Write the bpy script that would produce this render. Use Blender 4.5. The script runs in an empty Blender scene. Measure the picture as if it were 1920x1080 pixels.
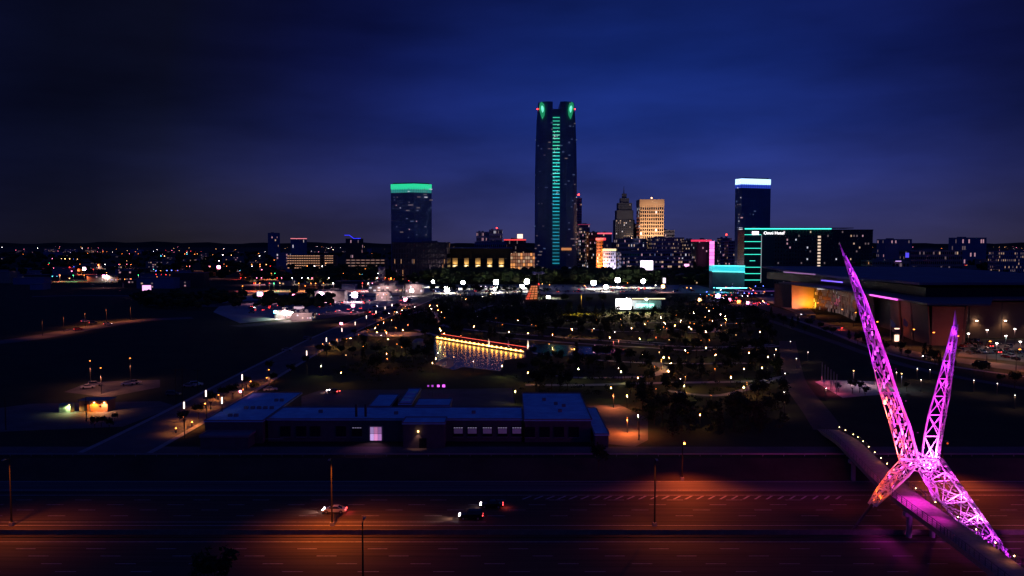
import bpy, math, random
from math import radians as R, sin, cos, pi
from mathutils import Vector as V
random.seed(7)
rnd = random.random
def U(a, b): return a + (b - a) * rnd()
S = bpy.context.scene
COL = S.collection
# ---------------------------------------------------------------- camera
CH, F, HOR = 50.0, 1600.0, 455.0
PITCH = math.atan((540 - HOR) / F)
cd = bpy.data.cameras.new("camera"); cam = bpy.data.objects.new("camera", cd); COL.objects.link(cam)
cam.location = (0, 0, CH); cam.rotation_euler = (pi / 2 - PITCH, 0, 0)
cd.sensor_width = 36; cd.lens = 36 * F / 1920; cd.clip_start = 1; cd.clip_end = 60000
S.camera = cam
# ---------------------------------------------------------------- sky after sunset, with the town's glow low down
W = bpy.data.worlds.new("World"); S.world = W; W.use_nodes = True
nt = W.node_tree; nt.nodes.clear()
def N(t, **k):
    n = nt.nodes.new(t)
    for a, b in k.items(): setattr(n, a, b)
    return n
def L(a, b): nt.links.new(a, b)
def mth(op, a, b=None, c=None, clamp=False):
    n = N('ShaderNodeMath', operation=op); n.use_clamp = clamp
    for i, v in enumerate((a, b, c)):
        if v is None: continue
        if hasattr(v, 'links'): L(v, n.inputs[i])
        else: n.inputs[i].default_value = v
    return n.outputs[0]
tc = N('ShaderNodeTexCoord'); nrm = N('ShaderNodeVectorMath', operation='NORMALIZE'); L(tc.outputs['Generated'], nrm.inputs[0])
sep = N('ShaderNodeSeparateXYZ'); L(nrm.outputs[0], sep.inputs[0])
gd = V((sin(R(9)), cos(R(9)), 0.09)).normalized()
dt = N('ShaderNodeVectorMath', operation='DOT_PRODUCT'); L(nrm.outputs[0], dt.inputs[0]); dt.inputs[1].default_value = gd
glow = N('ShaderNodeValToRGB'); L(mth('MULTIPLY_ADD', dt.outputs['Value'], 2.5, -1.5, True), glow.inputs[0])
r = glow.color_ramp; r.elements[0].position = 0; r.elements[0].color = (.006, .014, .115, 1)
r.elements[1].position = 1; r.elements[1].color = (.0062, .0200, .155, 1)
for p, c in ((.22, (.0035, .008, .075, 1)), (.36, (.0024, .0034, .018, 1)), (.50, (.0022, .0030, .012, 1)), (.64, (.0030, .0038, .014, 1)), (.75, (.0034, .0046, .030, 1)), (.85, (.0042, .0072, .062, 1)), (.93, (.0052, .0125, .105, 1))):
    e = r.elements.new(p); e.color = c
elev = sep.outputs['Z']
fall = N('ShaderNodeValToRGB'); L(elev, fall.inputs[0]); q = fall.color_ramp
q.elements[0].position = 0; q.elements[0].color = (.75,) * 3 + (1,); q.elements[1].position = 1; q.elements[1].color = (.9,) * 3 + (1,)
for p, c in ((.08, .95), (.14, 1.), (.24, .85), (.32, .75)):
    e = q.elements.new(p); e.color = (c, c, c, 1)
mul = N('ShaderNodeMix', data_type='RGBA', blend_type='MULTIPLY'); mul.inputs[0].default_value = 1
L(glow.outputs[0], mul.inputs[6]); L(fall.outputs[0], mul.inputs[7])
# purple band by the horizon, widest over downtown
hb = N('ShaderNodeValToRGB'); L(elev, hb.inputs[0]); q = hb.color_ramp
q.elements[0].position = 0; q.elements[0].color = (.034, .026, .022, 1); q.elements[1].position = .20; q.elements[1].color = (0, 0, 0, 1)
for p, c in ((.04, (.024, .022, .040, 1)), (.085, (.015, .018, .065, 1)), (.13, (.004, .006, .024, 1))):
    e = q.elements.new(p); e.color = c
az = N('ShaderNodeMath', operation='MULTIPLY_ADD'); L(dt.outputs['Value'], az.inputs[0]); az.inputs[1].default_value = 5.5; az.inputs[2].default_value = -4.5; az.use_clamp = True
azm = mth('MULTIPLY_ADD', az.outputs[0], .88, .12)
hm = N('ShaderNodeMix', data_type='RGBA', blend_type='MULTIPLY'); hm.inputs[0].default_value = 1
L(hb.outputs[0], hm.inputs[6]); L(azm, hm.inputs[7])
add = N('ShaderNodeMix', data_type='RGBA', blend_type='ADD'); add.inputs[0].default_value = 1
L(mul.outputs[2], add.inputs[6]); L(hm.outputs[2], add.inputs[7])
mp = N('ShaderNodeMapping'); mp.inputs['Scale'].default_value = (1.0, 1.0, 4.2); L(nrm.outputs[0], mp.inputs[0])
nz = N('ShaderNodeTexNoise'); nz.inputs['Scale'].default_value = 2.4; nz.inputs['Detail'].default_value = 6; L(mp.outputs[0], nz.inputs['Vector'])
cl = mth('MULTIPLY_ADD', nz.outputs['Fac'], 2.3, -.15)
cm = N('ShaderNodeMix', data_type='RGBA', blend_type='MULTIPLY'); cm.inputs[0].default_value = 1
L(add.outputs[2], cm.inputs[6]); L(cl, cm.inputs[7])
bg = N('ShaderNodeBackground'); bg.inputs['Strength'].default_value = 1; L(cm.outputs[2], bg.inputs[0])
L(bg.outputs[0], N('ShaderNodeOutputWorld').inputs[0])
vs = S.view_settings; vs.view_transform = 'Standard'; vs.look = 'None'; vs.exposure = 0; vs.gamma = 1; vs.use_curve_mapping = False
c = S.cycles; c.use_denoising = True; c.use_light_tree = True; c.max_bounces = 5; c.diffuse_bounces = 2; c.glossy_bounces = 3; c.transparent_max_bounces = 8
c.sample_clamp_indirect = 1.5; c.sample_clamp_direct = 0; c.caustics_reflective = False; c.caustics_refractive = False
# ---------------------------------------------------------------- helpers
def ray(px, py):
    u = (px - 960) / F; v = (540 - py) / F
    return V((u, cos(PITCH) + v * sin(PITCH), -sin(PITCH) + v * cos(PITCH)))
def G(px, py, z=0.0):
    d = ray(px, py); t = (z - CH) / d.z
    return V((d.x * t, d.y * t, z))
def at(px, py, Y):
    d = ray(px, py); t = Y / d.y
    return V((d.x * t, Y, CH + d.z * t))
MATS = {}
def mat(name, col, rough=.8, metal=0., emit=None, es=0., var=.25, scale=.6, sample=True, bump=0., spec=.3, alpha=1., trans=0., stretch=None):
    if name in MATS: return MATS[name]
    m = bpy.data.materials.new(name); m.use_nodes = True; t = m.node_tree; b = t.nodes['Principled BSDF']
    b.inputs['Base Color'].default_value = (*col, 1); b.inputs['Roughness'].default_value = rough
    b.inputs['Metallic'].default_value = metal; b.inputs['Specular IOR Level'].default_value = spec
    if trans: b.inputs['Transmission Weight'].default_value = trans
    if var or bump:
        tcx = t.nodes.new('ShaderNodeTexCoord'); n = t.nodes.new('ShaderNodeTexNoise'); n.inputs['Scale'].default_value = scale; n.inputs['Detail'].default_value = 7
        n.inputs['Roughness'].default_value = .65
        if stretch:
            mpp = t.nodes.new('ShaderNodeMapping'); mpp.inputs['Scale'].default_value = stretch
            t.links.new(tcx.outputs['Object'], mpp.inputs[0]); t.links.new(mpp.outputs[0], n.inputs['Vector'])
        else: t.links.new(tcx.outputs['Object'], n.inputs['Vector'])
        if var:
            rp = t.nodes.new('ShaderNodeValToRGB'); e = rp.color_ramp.elements
            e[0].position = .3; e[1].position = .72
            e[0].color = (*[x * (1 - var) for x in col], 1); e[1].color = (*[min(1, x * (1 + var)) for x in col], 1)
            t.links.new(n.outputs['Fac'], rp.inputs[0]); t.links.new(rp.outputs[0], b.inputs['Base Color'])
        if bump:
            bp = t.nodes.new('ShaderNodeBump'); bp.inputs['Strength'].default_value = bump; bp.inputs['Distance'].default_value = .1
            t.links.new(n.outputs['Fac'], bp.inputs['Height']); t.links.new(bp.outputs[0], b.inputs['Normal'])
    if emit:
        b.inputs['Emission Color'].default_value = (*emit, 1); b.inputs['Emission Strength'].default_value = es
        if not sample: m.cycles.emission_sampling = 'NONE'
    MATS[name] = m; return m
def em(name, col, es, sample=False): return mat(name, (.6, .6, .6), .4, emit=col, es=es, var=0, sample=sample)
class MB:
    def __init__(s): s.v = []; s.f = []; s.m = []; s.mats = []
    def mi(s, m):
        if m not in s.mats: s.mats.append(m)
        return s.mats.index(m)
    def add(s, vs, fs, m):
        k = len(s.v); s.v += [tuple(x) for x in vs]; i = s.mi(m)
        for f in fs: s.f.append([a + k for a in f]); s.m.append(i)
        return s
    def quad(s, a, b, c, d, m): return s.add((a, b, c, d), [(0, 1, 2, 3)], m)
    def box(s, c, d, m, rz=0):
        x, y, z = [k / 2 for k in d]; cr, sr = cos(rz), sin(rz)
        vs = [(c[0] + i * x * cr - j * y * sr, c[1] + i * x * sr + j * y * cr, c[2] + k * z) for k in (-1, 1) for i, j in ((-1, -1), (1, -1), (1, 1), (-1, 1))]
        return s.add(vs, [(3, 2, 1, 0), (4, 5, 6, 7), (0, 1, 5, 4), (1, 2, 6, 5), (2, 3, 7, 6), (3, 0, 4, 7)], m)
    def prism(s, poly, z0, z1, m, mt=None, top=None):
        n = len(poly); vs = [(p[0], p[1], z0) for p in poly] + [((top or poly)[i][0], (top or poly)[i][1], z1) for i in range(n)]
        k = len(s.v)
        s.add(vs, [tuple(range(n))[::-1]] + [(i, (i + 1) % n, n + (i + 1) % n, n + i) for i in range(n)], m)
        i = s.mi(mt or m); s.f.append([k + n + a for a in range(n)]); s.m.append(i); return s
    def beam(s, p, q, r, m, n=4, r2=None):
        p = V(p); q = V(q); d = (q - p)
        if d.length < 1e-6: return s
        d.normalize(); a = d.cross(V((0, 0, 1)) if abs(d.z) < .9 else V((0, 1, 0))).normalized(); b = d.cross(a); r2 = r if r2 is None else r2
        vs = []
        for P, rr in ((p, r), (q, r2)):
            for i in range(n):
                t = 2 * pi * (i + .5) / n; vs.append(P + a * cos(t) * rr + b * sin(t) * rr)
        return s.add(vs, [(i, (i + 1) % n, n + (i + 1) % n, n + i) for i in range(n)] + [tuple(range(n))[::-1], tuple(range(n, 2 * n))], m)
    def ball(s, c, r, m, n=8, k=5, sc=(1, 1, 1)):
        vs = [(c[0], c[1], c[2] - r * sc[2])]
        for j in range(1, k):
            ph = -pi / 2 + pi * j / k
            for i in range(n): t = 2 * pi * i / n; vs.append((c[0] + r * sc[0] * cos(ph) * cos(t), c[1] + r * sc[1] * cos(ph) * sin(t), c[2] + r * sc[2] * sin(ph)))
        vs.append((c[0], c[1], c[2] + r * sc[2])); fs = [(0, 1 + (i + 1) % n, 1 + i) for i in range(n)]
        for j in range(k - 2):
            a = 1 + j * n; fs += [(a + i, a + (i + 1) % n, a + n + (i + 1) % n, a + n + i) for i in range(n)]
        a = 1 + (k - 2) * n; fs += [(a + i, a + (i + 1) % n, len(vs) - 1) for i in range(n)]
        return s.add(vs, fs, m)
    def mesh(s, name, off=V((0, 0, 0))):
        me = bpy.data.meshes.new(name); me.from_pydata([(x - off[0], y - off[1], z - off[2]) for x, y, z in s.v], [], s.f)
        for m in s.mats: me.materials.append(m)
        me.polygons.foreach_set('material_index', s.m); me.update(); return me
def put(name, data, parent=None, loc=None, rz=0):
    o = bpy.data.objects.new(name, data); COL.objects.link(o)
    if parent: o.parent = parent
    if loc is not None: o.location = loc
    if rz: o.rotation_euler.z = rz
    return o
def part(name, mb, parent, label=None, stuff=False, root=None):
    """world-space geometry as a child of a thing standing unrotated at its location (or of one of its parts)"""
    o = put(name, mb.mesh(name, (root or parent).location), parent)
    if label: o['label'] = label
    if stuff: o['kind'] = 'stuff'
    return o
def tag(o, label, cat, group=None):
    o['label'] = label; o['category'] = cat
    if group: o['group'] = group
    return o
def thing(name, label, cat, loc, group=None, rz=0):
    o = put(name, None, None, loc, rz); return tag(o, label, cat, group)
def single(name, mb, label, cat, loc=(0, 0, 0), group=None):
    o = put(name, mb.mesh(name, V(loc)), None, loc); return tag(o, label, cat, group)
def struct(name, mb):
    o = put(name, mb.mesh(name)); o['kind'] = 'structure'; return o
def stuff(name, mb, label, cat):
    o = put(name, mb.mesh(name)); o['kind'] = 'stuff'; o['label'] = label; o['category'] = cat; return o
def copy_tree(o, parent=None):
    c = o.copy(); COL.objects.link(c)
    if parent: c.parent = parent
    for ch in list(o.children): copy_tree(ch, c)
    return c
def lamp(kind, p, col, w, parent=None, r=.15, to=None, size=1.2, blend=.6, name='lamp_light'):
    if kind == 'POINT': kind = 'SPOT'; size = 2.9; blend = .35; to = None   # a shaded lamp: all its light goes down
    if kind == 'OMNI': kind = 'POINT'
    l = bpy.data.lights.new(name, kind); l.color = col; l.energy = w; l.shadow_soft_size = r
    o = bpy.data.objects.new(name, l); COL.objects.link(o)
    pl = V(p)
    if parent: o.parent = parent; pl = pl - parent.location
    o.location = pl
    if kind == 'SPOT':
        l.spot_size = size; l.spot_blend = blend
        d = V(to) - V(p) if to is not None else V((0, 0, -1)); o.rotation_euler = d.to_track_quat('-Z', 'Y').to_euler()
    o.visible_camera = True
    return o
# ---------------------------------------------------------------- materials
ASPH = mat('asphalt', (.075, .068, .065), .85, var=.3, scale=.25, bump=.2)
POLEM = mat('bronze_pole', (.016, .013, .012), .7, var=.1)
FWAY = mat('freeway_asphalt', (.074, .052, .034), .8, var=.55, scale=1.0, bump=.1, stretch=(.02, 1.1, 1))
RAMPM = mat('ramp_asphalt', (.095, .085, .08), .8, var=.5, scale=1.0, bump=.1, stretch=(.02, .9, 1))
ASPH2 = mat('old_asphalt', (.11, .10, .10), .85, var=.3, scale=.15, bump=.2)
CONC = mat('concrete', (.30, .28, .27), .85, var=.2, scale=.4)
PAVE = mat('pale_paving', (.34, .31, .29), .85, var=.2, scale=.5)
PAINT = mat('road_paint', (.42, .41, .38), .7, var=.45, scale=2)
GRASS = mat('grass', (.022, .030, .012), .95, var=.45, scale=.06)
LAWN = mat('lawn', (.055, .085, .025), .95, var=.35, scale=.15)
SOIL = mat('dry_verge', (.060, .044, .030), .95, var=.35, scale=.09)
WATER = mat('pond_water', (.05, .045, .03), .22, var=0, bump=.06, scale=2.2, spec=.22)
STEEL = mat('galvanised_steel', (.35, .35, .36), .45, .6, var=.1)
DSTEEL = mat('dark_steel', (.05, .05, .055), .5, .5, var=.1)
WHITEM = mat('white_painted_metal', (.80, .78, .80), .38, .0, var=.08)
SILVER = mat('brushed_feather_plate', (.66, .62, .68), .34, .72, var=.25, scale=1.1)
ROOFW = mat('pale_blue_membrane_roof', (.30, .66, .93), .7, var=.28, scale=.28)
BRICKD = mat('dark_brick', (.10, .075, .065), .9, var=.2, scale=.5)
BEIGE = mat('beige_wall', (.33, .27, .22), .85, var=.15, scale=.2)
LOTC = mat('lot_concrete', (.36, .35, .34), .85, var=.2, scale=.1)
WALK = mat('brick_walk', (.13, .08, .065), .85, var=.25, scale=.6)
GREYW = mat('grey_wall', (.20, .20, .21), .85, var=.15, scale=.2)
GLASSD = mat('dark_curtain_glass', (.012, .022, .035), .22, .0, var=.3, scale=.05, spec=.7)
GLASSB = mat('dark_window_glass', (.01, .012, .018), .15, var=0, spec=.6)
BARK = mat('bark', (.06, .045, .03), .95, var=.3, scale=3)
LEAF = [mat('leaves_%s' % n, c, .9, var=.4, scale=.9) for n, c in (('deep', (.020, .034, .012)), ('mid', (.032, .050, .016)), ('olive', (.050, .055, .018)), ('young', (.05, .075, .02)))]
E_WARM = em('warm_bulb', (1, .50, .17), 8); E_ORANGE = em('sodium_bulb', (1, .24, .03), 9); E_WHITE = em('white_bulb', (1, .93, .85), 18)
E_PINK = em('pink_bulb', (1, .20, .38), 10); E_GREEN = em('green_bulb', (.04, 1, .25), 9); E_CYAN = em('cyan_bulb', (.1, .8, 1), 8); E_RED = em('red_bulb', (1, .03, .02), 10); E_BLUE = em('blue_bulb', (.1, .15, 1), 8)
E_FLOOD = em('flood_panel', (1, .95, .85), 45)
W_WARM = em('window_warm', (1, .62, .35), .5); W_WHITE = em('window_white', (.9, .88, 1), .6); W_DIM = em('window_dim', (.9, .6, .5), .13); W_PINK = em('window_pink', (1, .5, .6), .45); W_BLUED = em('window_blue_dim', (.35, .5, 1), .12); W_ORANGE = em('window_orange', (1, .45, .12), .5)
WM = [W_WARM, W_WHITE, W_DIM, W_PINK]
# ================================================================ SETTING
FZ = -3.0                                           # the sunken freeway
prof = [(-400, 0), (108, 0), (116, FZ), (188.3, FZ), (196, -.0), (40000, 0)]
xs = [-30000, -6000, -2000, -600, -300, -150, 0, 150, 300, 600, 2000, 6000, 30000]
g = MB()
for i in range(len(prof) - 1):
    (y0, z0), (y1, z1) = prof[i], prof[i + 1]
    m = SOIL if i in (1, 3) else (GRASS if i != 2 else SOIL)
    for a, b in zip(xs, xs[1:]): g.quad((a, y0, z0), (b, y0, z0), (b, y1, z1), (a, y1, z1), m)
struct('ground', g)
def Yz(y): return G(960, y, FZ).y
XL, XR = -400, 400
fw = MB()
fw.quad((XL, 116.5, FZ + .02), (XR, 116.5, FZ + .02), (XR, 150.8, FZ + .02), (XL, 150.8, FZ + .02), FWAY)
fw.quad((XL, 154, FZ + .02), (XR, 154, FZ + .02), (XR, 178.2, FZ + .02), (XL, 178.2, FZ + .02), FWAY)
struct('freeway', fw)
rm = MB(); rm.quad((XL, 179.4, FZ + .02), (XR, 179.4, FZ + .02), (XR, 187.5, FZ + .02), (XL, 187.5, FZ + .02), RAMPM); struct('ramp_road', rm)
md = MB(); md.box((0, 152.4, FZ + .06), (800, 3.1, .12), SOIL); struct('median_strip', md)
# painted lines
ln = MB(); Z = FZ + .026
def hline(y, w=.22, x0=XL, x1=XR): ln.quad((x0, y, Z), (x1, y, Z), (x1, y + w, Z), (x0, y + w, Z), PAINT)
for y in (176.6, 157.4, 148.6, 121.5): hline(y, .25)
hline(159.4, .2, -400, -5); hline(180.3); hline(186.9)
def dashes(y, off):
    x = -200 + off
    while x < 200: ln.quad((x, y, Z), (x + 3.4, y, Z), (x + 3.4, y + .2, Z), (x, y + .2, Z), PAINT); x += 12.2
for k, y in enumerate((163.1, 166.7, 170.1, 173.3, 145.2, 141.8, 138.3, 134.9, 131.2)): dashes(y, (k * 4.1) % 12.2)
x = 2.0
while x < 68:                                       # hatched gore beside the ramp
    ln.quad((x, 173.9, Z), (x + .5, 173.9, Z), (x + 2.3, 176.2, Z), (x + 1.8, 176.2, Z), PAINT); x += 2.4
struct('lane_markings', ln)
br = thing('median_barrier', 'low concrete barrier running along the freeway median', 'barrier', (0, 152.4, FZ + .12))
BARR = mat('weathered_concrete', (.17, .14, .11), .9, var=.3, scale=.8)
sec = MB(); sec.prism([(-3.0, -.3), (3.0, -.3), (3.0, .3), (-3.0, .3)], 0, .85, BARR, top=[(-3.0, -.1), (3.0, -.1), (3.0, .1), (-3.0, .1)])
secm = sec.mesh('barrier_panel')
for i in range(-20, 22): put('barrier_panel', secm, br, (i * 6.03, 0, 0))
gr = thing('guard_rail', 'steel guard rail along the top of the freeway bank', 'guard rail', (0, 197.5, 0))
b = MB(); b.box((0, 197.5, .6), (360, .08, .3), STEEL); part('rail', b, gr)
pm = MB().box((0, 0, .35), (.12, .12, .7), STEEL).mesh('post')
for i in range(-36, 36): put('post', pm, gr, (i * 4.9, .12, 0))
# ribbons on the ground
def ribbon(pts, w, z, m, mb=None):
    mb = mb or MB(); P = [V((p[0], p[1], z)) for p in pts]; Q = []
    for i in range(len(P) - 1):                      # smooth it
        p0 = P[max(i - 1, 0)]; p1 = P[i]; p2 = P[i + 1]; p3 = P[min(i + 2, len(P) - 1)]
        for t in (0, .2, .4, .6, .8):
            Q.append(.5 * ((2 * p1) + (p2 - p0) * t + (2 * p0 - 5 * p1 + 4 * p2 - p3) * t * t + (3 * p1 - p0 - 3 * p2 + p3) * t ** 3))
    Q.append(P[-1]); a = []
    for i, q in enumerate(Q):
        d = (Q[min(i + 1, len(Q) - 1)] - Q[max(i - 1, 0)]); d.z = 0; d.normalize(); n = V((-d.y, d.x, 0)) * w / 2; a.append((q + n, q - n))
    for (a0, b0), (a1, b1) in zip(a, a[1:]): mb.quad(b0, b1, a1, a0, m)
    return mb, Q
def GP(l): return [G(x, y) for x, y in l]
def road(name, pxs, w, z=.02, m=None, kerb=True):
    mb, Q = ribbon(GP(pxs), w, z, m or ASPH2)
    struct(name, mb)
    return Q
frontage = MB(); frontage.quad((-400, 199, .02), (400, 199, .02), (400, 207, .02), (-400, 207, .02), ASPH2); struct('frontage_road', frontage)
AVE = road('avenue', [(215, 850), (330, 790), (460, 718), (560, 663), (650, 617), (740, 582), (800, 560), (840, 545)], 15, .024)
kb = MB()
for s in (-1, 1):
    q2 = []
    for i, q in enumerate(AVE):
        d = (AVE[min(i + 1, len(AVE) - 1)] - AVE[max(i - 1, 0)]); d.normalize(); q2.append(q + V((-d.y, d.x, 0)) * 8.3 * s)
    mb, _ = ribbon(q2[::3], 1.6, .13, PAVE); kb.v += [tuple(v) for v in []]
    struct('pavement', mb)
BLV = road('boulevard', [(1330, 556), (1400, 566), (1480, 590), (1560, 616), (1620, 640), (1700, 662), (1800, 676), (1960, 697)], 15, .028)
mb, _ = ribbon(GP([(1480, 596), (1560, 624), (1625, 650), (1700, 672), (1800, 690), (1960, 712)]), 3, .13, PAVE); struct('pavement', mb)
road('side_street', [(1440, 600), (1560, 640), (1640, 668), (1760, 700), (1960, 735)], 5, .02)
road('cross_street', [(760, 551), (900, 547), (1100, 546), (1300, 551), (1400, 556)], 16, .016)
road('elevated_road_surface', [(-60, 648), (60, 634), (150, 618), (215, 607), (275, 600), (360, 596)], 16, .03)
road('far_street', [(440, 612), (540, 603), (640, 590), (760, 572)], 14, .012)
road('far_street', [(380, 575), (520, 562), (700, 556), (800, 552)], 22, .012)
road('far_street', [(60, 556), (160, 554), (280, 555), (380, 553)], 16, .012)
sq = MB()
def plate(name, pxs, m, z=.012):
    mb = MB(); P = GP(pxs); mb.add([(p.x, p.y, z) for p in P], [tuple(range(len(P)))[::-1]], m); return struct(name, mb)
plate('car_park_ground', [(790, 533), (1300, 533), (1380, 552), (1300, 549), (1000, 552), (760, 556)], LOTC, .006)
plate('car_park_ground', [(440, 545), (770, 540), (790, 566), (640, 588), (450, 606), (400, 585)], LOTC, .008)
plate('car_park_ground', [(1795, 668), (1812, 636), (2050, 634), (2050, 690)], ASPH2, .016)
plate('plaza', [(1395, 548), (1500, 590), (1530, 590), (1500, 560), (1440, 545)], PAVE, .014)
plate('event_lawn', [(1040, 590), (1065, 574), (1250, 572), (1265, 588), (1150, 596)], LAWN, .008)
plate('yard', [(-40, 770), (60, 757), (300, 752), (330, 762), (230, 800), (-60, 812)], ASPH2, .010)
plate('yard', [(120, 735), (170, 716), (300, 712), (300, 726), (200, 745)], ASPH2, .010)
plate('loading_yard', [(1115, 830), (1090, 762), (1160, 758), (1215, 785), (1215, 825), (1190, 838)], ASPH2, .012)
plate('yard', [(560, 745), (600, 732), (960, 728), (965, 760), (560, 766)], ASPH2, .010)
plate('plaza', [(1528, 716), (1545, 712), (1665, 716), (1690, 738), (1625, 742), (1580, 746)], PAVE, .012)
plate('pond', [(812, 636), (840, 634), (985, 660), (986, 670), (945, 675), (938, 696), (905, 692), (868, 688), (850, 694), (818, 684)], WATER, .02)
plate('pond', [(990, 652), (1000, 644), (1060, 647), (1130, 652), (1180, 658), (1170, 664), (1100, 664), (1050, 668), (1005, 666)], WATER, .024)
# park paths
PATHS = [([(770, 590), (795, 583), (818, 588), (822, 600), (830, 610), (870, 617), (950, 625), (1050, 632), (1150, 640), (1250, 648), (1350, 651), (1450, 646)], 4),
 ([(940, 632), (980, 636), (1100, 645), (1220, 652), (1300, 657), (1400, 652), (1480, 648)], 3.5),
 ([(780, 618), (820, 630)], 3), ([(600, 652), (640, 636), (675, 625), (700, 616)], 4.5), ([(985, 722), (1100, 722), (1200, 719), (1320, 717), (1420, 715)], 4),
 ([(1150, 708), (1210, 706), (1240, 698), (1246, 690), (1225, 681), (1205, 680)], 4), ([(1230, 681), (1310, 682), (1400, 681)], 3), ([(1405, 730), (1440, 714), (1480, 706)], 5),
 ([(1290, 623), (1340, 622), (1350, 608), (1420, 606)], 3.5), ([(880, 590), (900, 580), (925, 572)], 3), ([(1000, 662), (1045, 667)], 2.5), ([(1075, 672), (1160, 678), (1205, 680)], 3), ([(1140, 636), (1190, 640), (1250, 644)], 3),
 ([(820, 684), (838, 672), (845, 684), (835, 690)], 3), ([(1020, 702), (1080, 708), (1160, 708)], 3), ([(1100, 617), (1180, 622), (1260, 618), (1350, 622)], 3), ([(1050, 600), (1150, 606), (1290, 603), (1400, 596)], 3), ([(900, 600), (980, 610), (1090, 617)], 3), ([(1250, 733), (1340, 742), (1400, 730)], 3)]
PPT = []
for p, w in PATHS:
    mb, Q = ribbon(GP(p), w, .032 + .004 * (len(PPT) % 5), PAVE); struct('path', mb); PPT += Q
pl = MB(); P = G(738, 627); pts = [(P.x + 17 * cos(t) * 1.0, P.y + 12 * sin(t)) for t in [2 * pi * i / 24 for i in range(24)]]; pl.add([(x, y, .06) for x, y in pts], [tuple(range(24))], PAVE); struct('plaza', pl)
# far ridge
h = MB(); n = 120
for i in range(n):
    def hz(k): return 40 + 18 * abs(sin(k * .21 + 1) * cos(k * .087)) + 8 * sin(k * 1.7)
    x0 = -9000 + 18000 * i / n; x1 = -9000 + 18000 * (i + 1) / n
    h.quad((x0, 9000, -2), (x1, 9000, -2), (x1, 9300, hz(i + 1)), (x0, 9300, hz(i)), GRASS); h.quad((x0, 9300, hz(i)), (x1, 9300, hz(i + 1)), (x1, 10500, -2), (x0, 10500, -2), GRASS)
struct('hills', h)

# ================================================================ BRIDGE
DKP = [V((71.5, 112, 0)), V((72.5, 128, 0)), V((73.2, 139.4, 0)), V((74.2, 160, 0)), V((77.5, 183, 0)), V((81.5, 208, 0)), V((84.5, 226, 0))]
_, DQ = ribbon(DKP, 7, 0, PAVE)
DZ = 2.5
bt = thing('footbridge', 'footbridge crossing the freeway under the magenta lit sculpture', 'footbridge', (74.2, 160, 0))
def dz(q): return DZ - max(0, (q.y - 200) / 26) ** 1.3 * 2.4
dk = MB(); gl = []; gr_ = []
fr = []
for i, q in enumerate(DQ):
    d = DQ[min(i + 1, len(DQ) - 1)] - DQ[max(i - 1, 0)]; d.z = 0; d.normalize(); nn = V((-d.y, d.x, 0)); fr.append((q, nn))
DECKM = mat('deck_concrete', (.30, .23, .21), .7, var=.3, scale=1.5)
for (q, nn), (q1, n1) in zip(fr, fr[1:]):
    a, b_, c_, d_ = q + nn * 2.7, q - nn * 2.7, q1 - n1 * 2.7, q1 + n1 * 2.7; z, z1 = dz(q), dz(q1)
    v = [(a.x, a.y, z), (b_.x, b_.y, z), (c_.x, c_.y, z1), (d_.x, d_.y, z1)]; v += [(x, y, zz - .9) for x, y, zz in v]
    slab = MB().add(v, [(0, 1, 2, 3), (7, 6, 5, 4), (0, 4, 5, 1), (1, 5, 6, 2), (2, 6, 7, 3), (3, 7, 4, 0)], DECKM); part('deck_slab', slab, bt)
for s in (-1, 1):
    rl = MB(); ps = MB()
    for (q, nn), (q1, n1) in zip(fr, fr[1:]):
        p0 = q + nn * 2.6 * s; p1 = q1 + n1 * 2.6 * s
        for hh, rr in ((1.25, .05), (.85, .025), (.5, .025), (.2, .025)): rl.beam((p0.x, p0.y, dz(q) + hh), (p1.x, p1.y, dz(q1) + hh), rr, DSTEEL)
        m_ = (p0 + p1) / 2; zz = (dz(q) + dz(q1)) / 2
        for pp, zq in ((p0, dz(q)), (m_, zz)): ps.beam((pp.x, pp.y, zq), (pp.x, pp.y, zq + 1.25), .05, DSTEEL)
    part('handrail', rl, bt); part('railing_post', ps, bt, stuff=True)
for (q, nn) in fr[3::4]:
    if q.y > 125 and abs(q.y - 152) > 5 and not (157 < q.y < 178) and q.y < 215: pass
for y, zz in ((152.4, 0), (190, 0), (122, 0)):
    q, nn = min(fr, key=lambda t: abs(t[0].y - y)); pb = MB()
    for s in (-1, 1): pb.beam((q.x + 2.1 * s, q.y, FZ), (q.x + 2.1 * s, q.y, 1.0), .5, CONC, 10)
    pb.box((q.x, q.y, 1.25), (6.2, 1.2, .7), CONC); part('pier', pb, bt)
E_DECK = em('deck_lamp_bulb', (1, .68, .25), 22)
lb = MB().box((0, 0, .0), (.09, .09, .14), E_DECK).mesh('deck_lamp'); acc = 0
last = None
for i, (q, nn) in enumerate(fr):
    if last is None or (q - last).length > 4.6:
        last = q; p = q - nn * 2.45; o = put('deck_lamp', lb, bt, (p.x - bt.location.x, p.y - bt.location.y, dz(q) + .95))
        if i % 2 == 0 or q.y > 190: lamp('POINT', (p.x - .25, p.y, dz(q) + 1.0), (1, .3, .12), 30 if q.y < 185 else 10, bt, .1)
# approach walk north of the bridge
mb, PROM = ribbon([(84.5, 225), (90, 250), (101, 302), (118, 360), (140, 432)], 8, .045, WALK); struct('path', mb)

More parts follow.
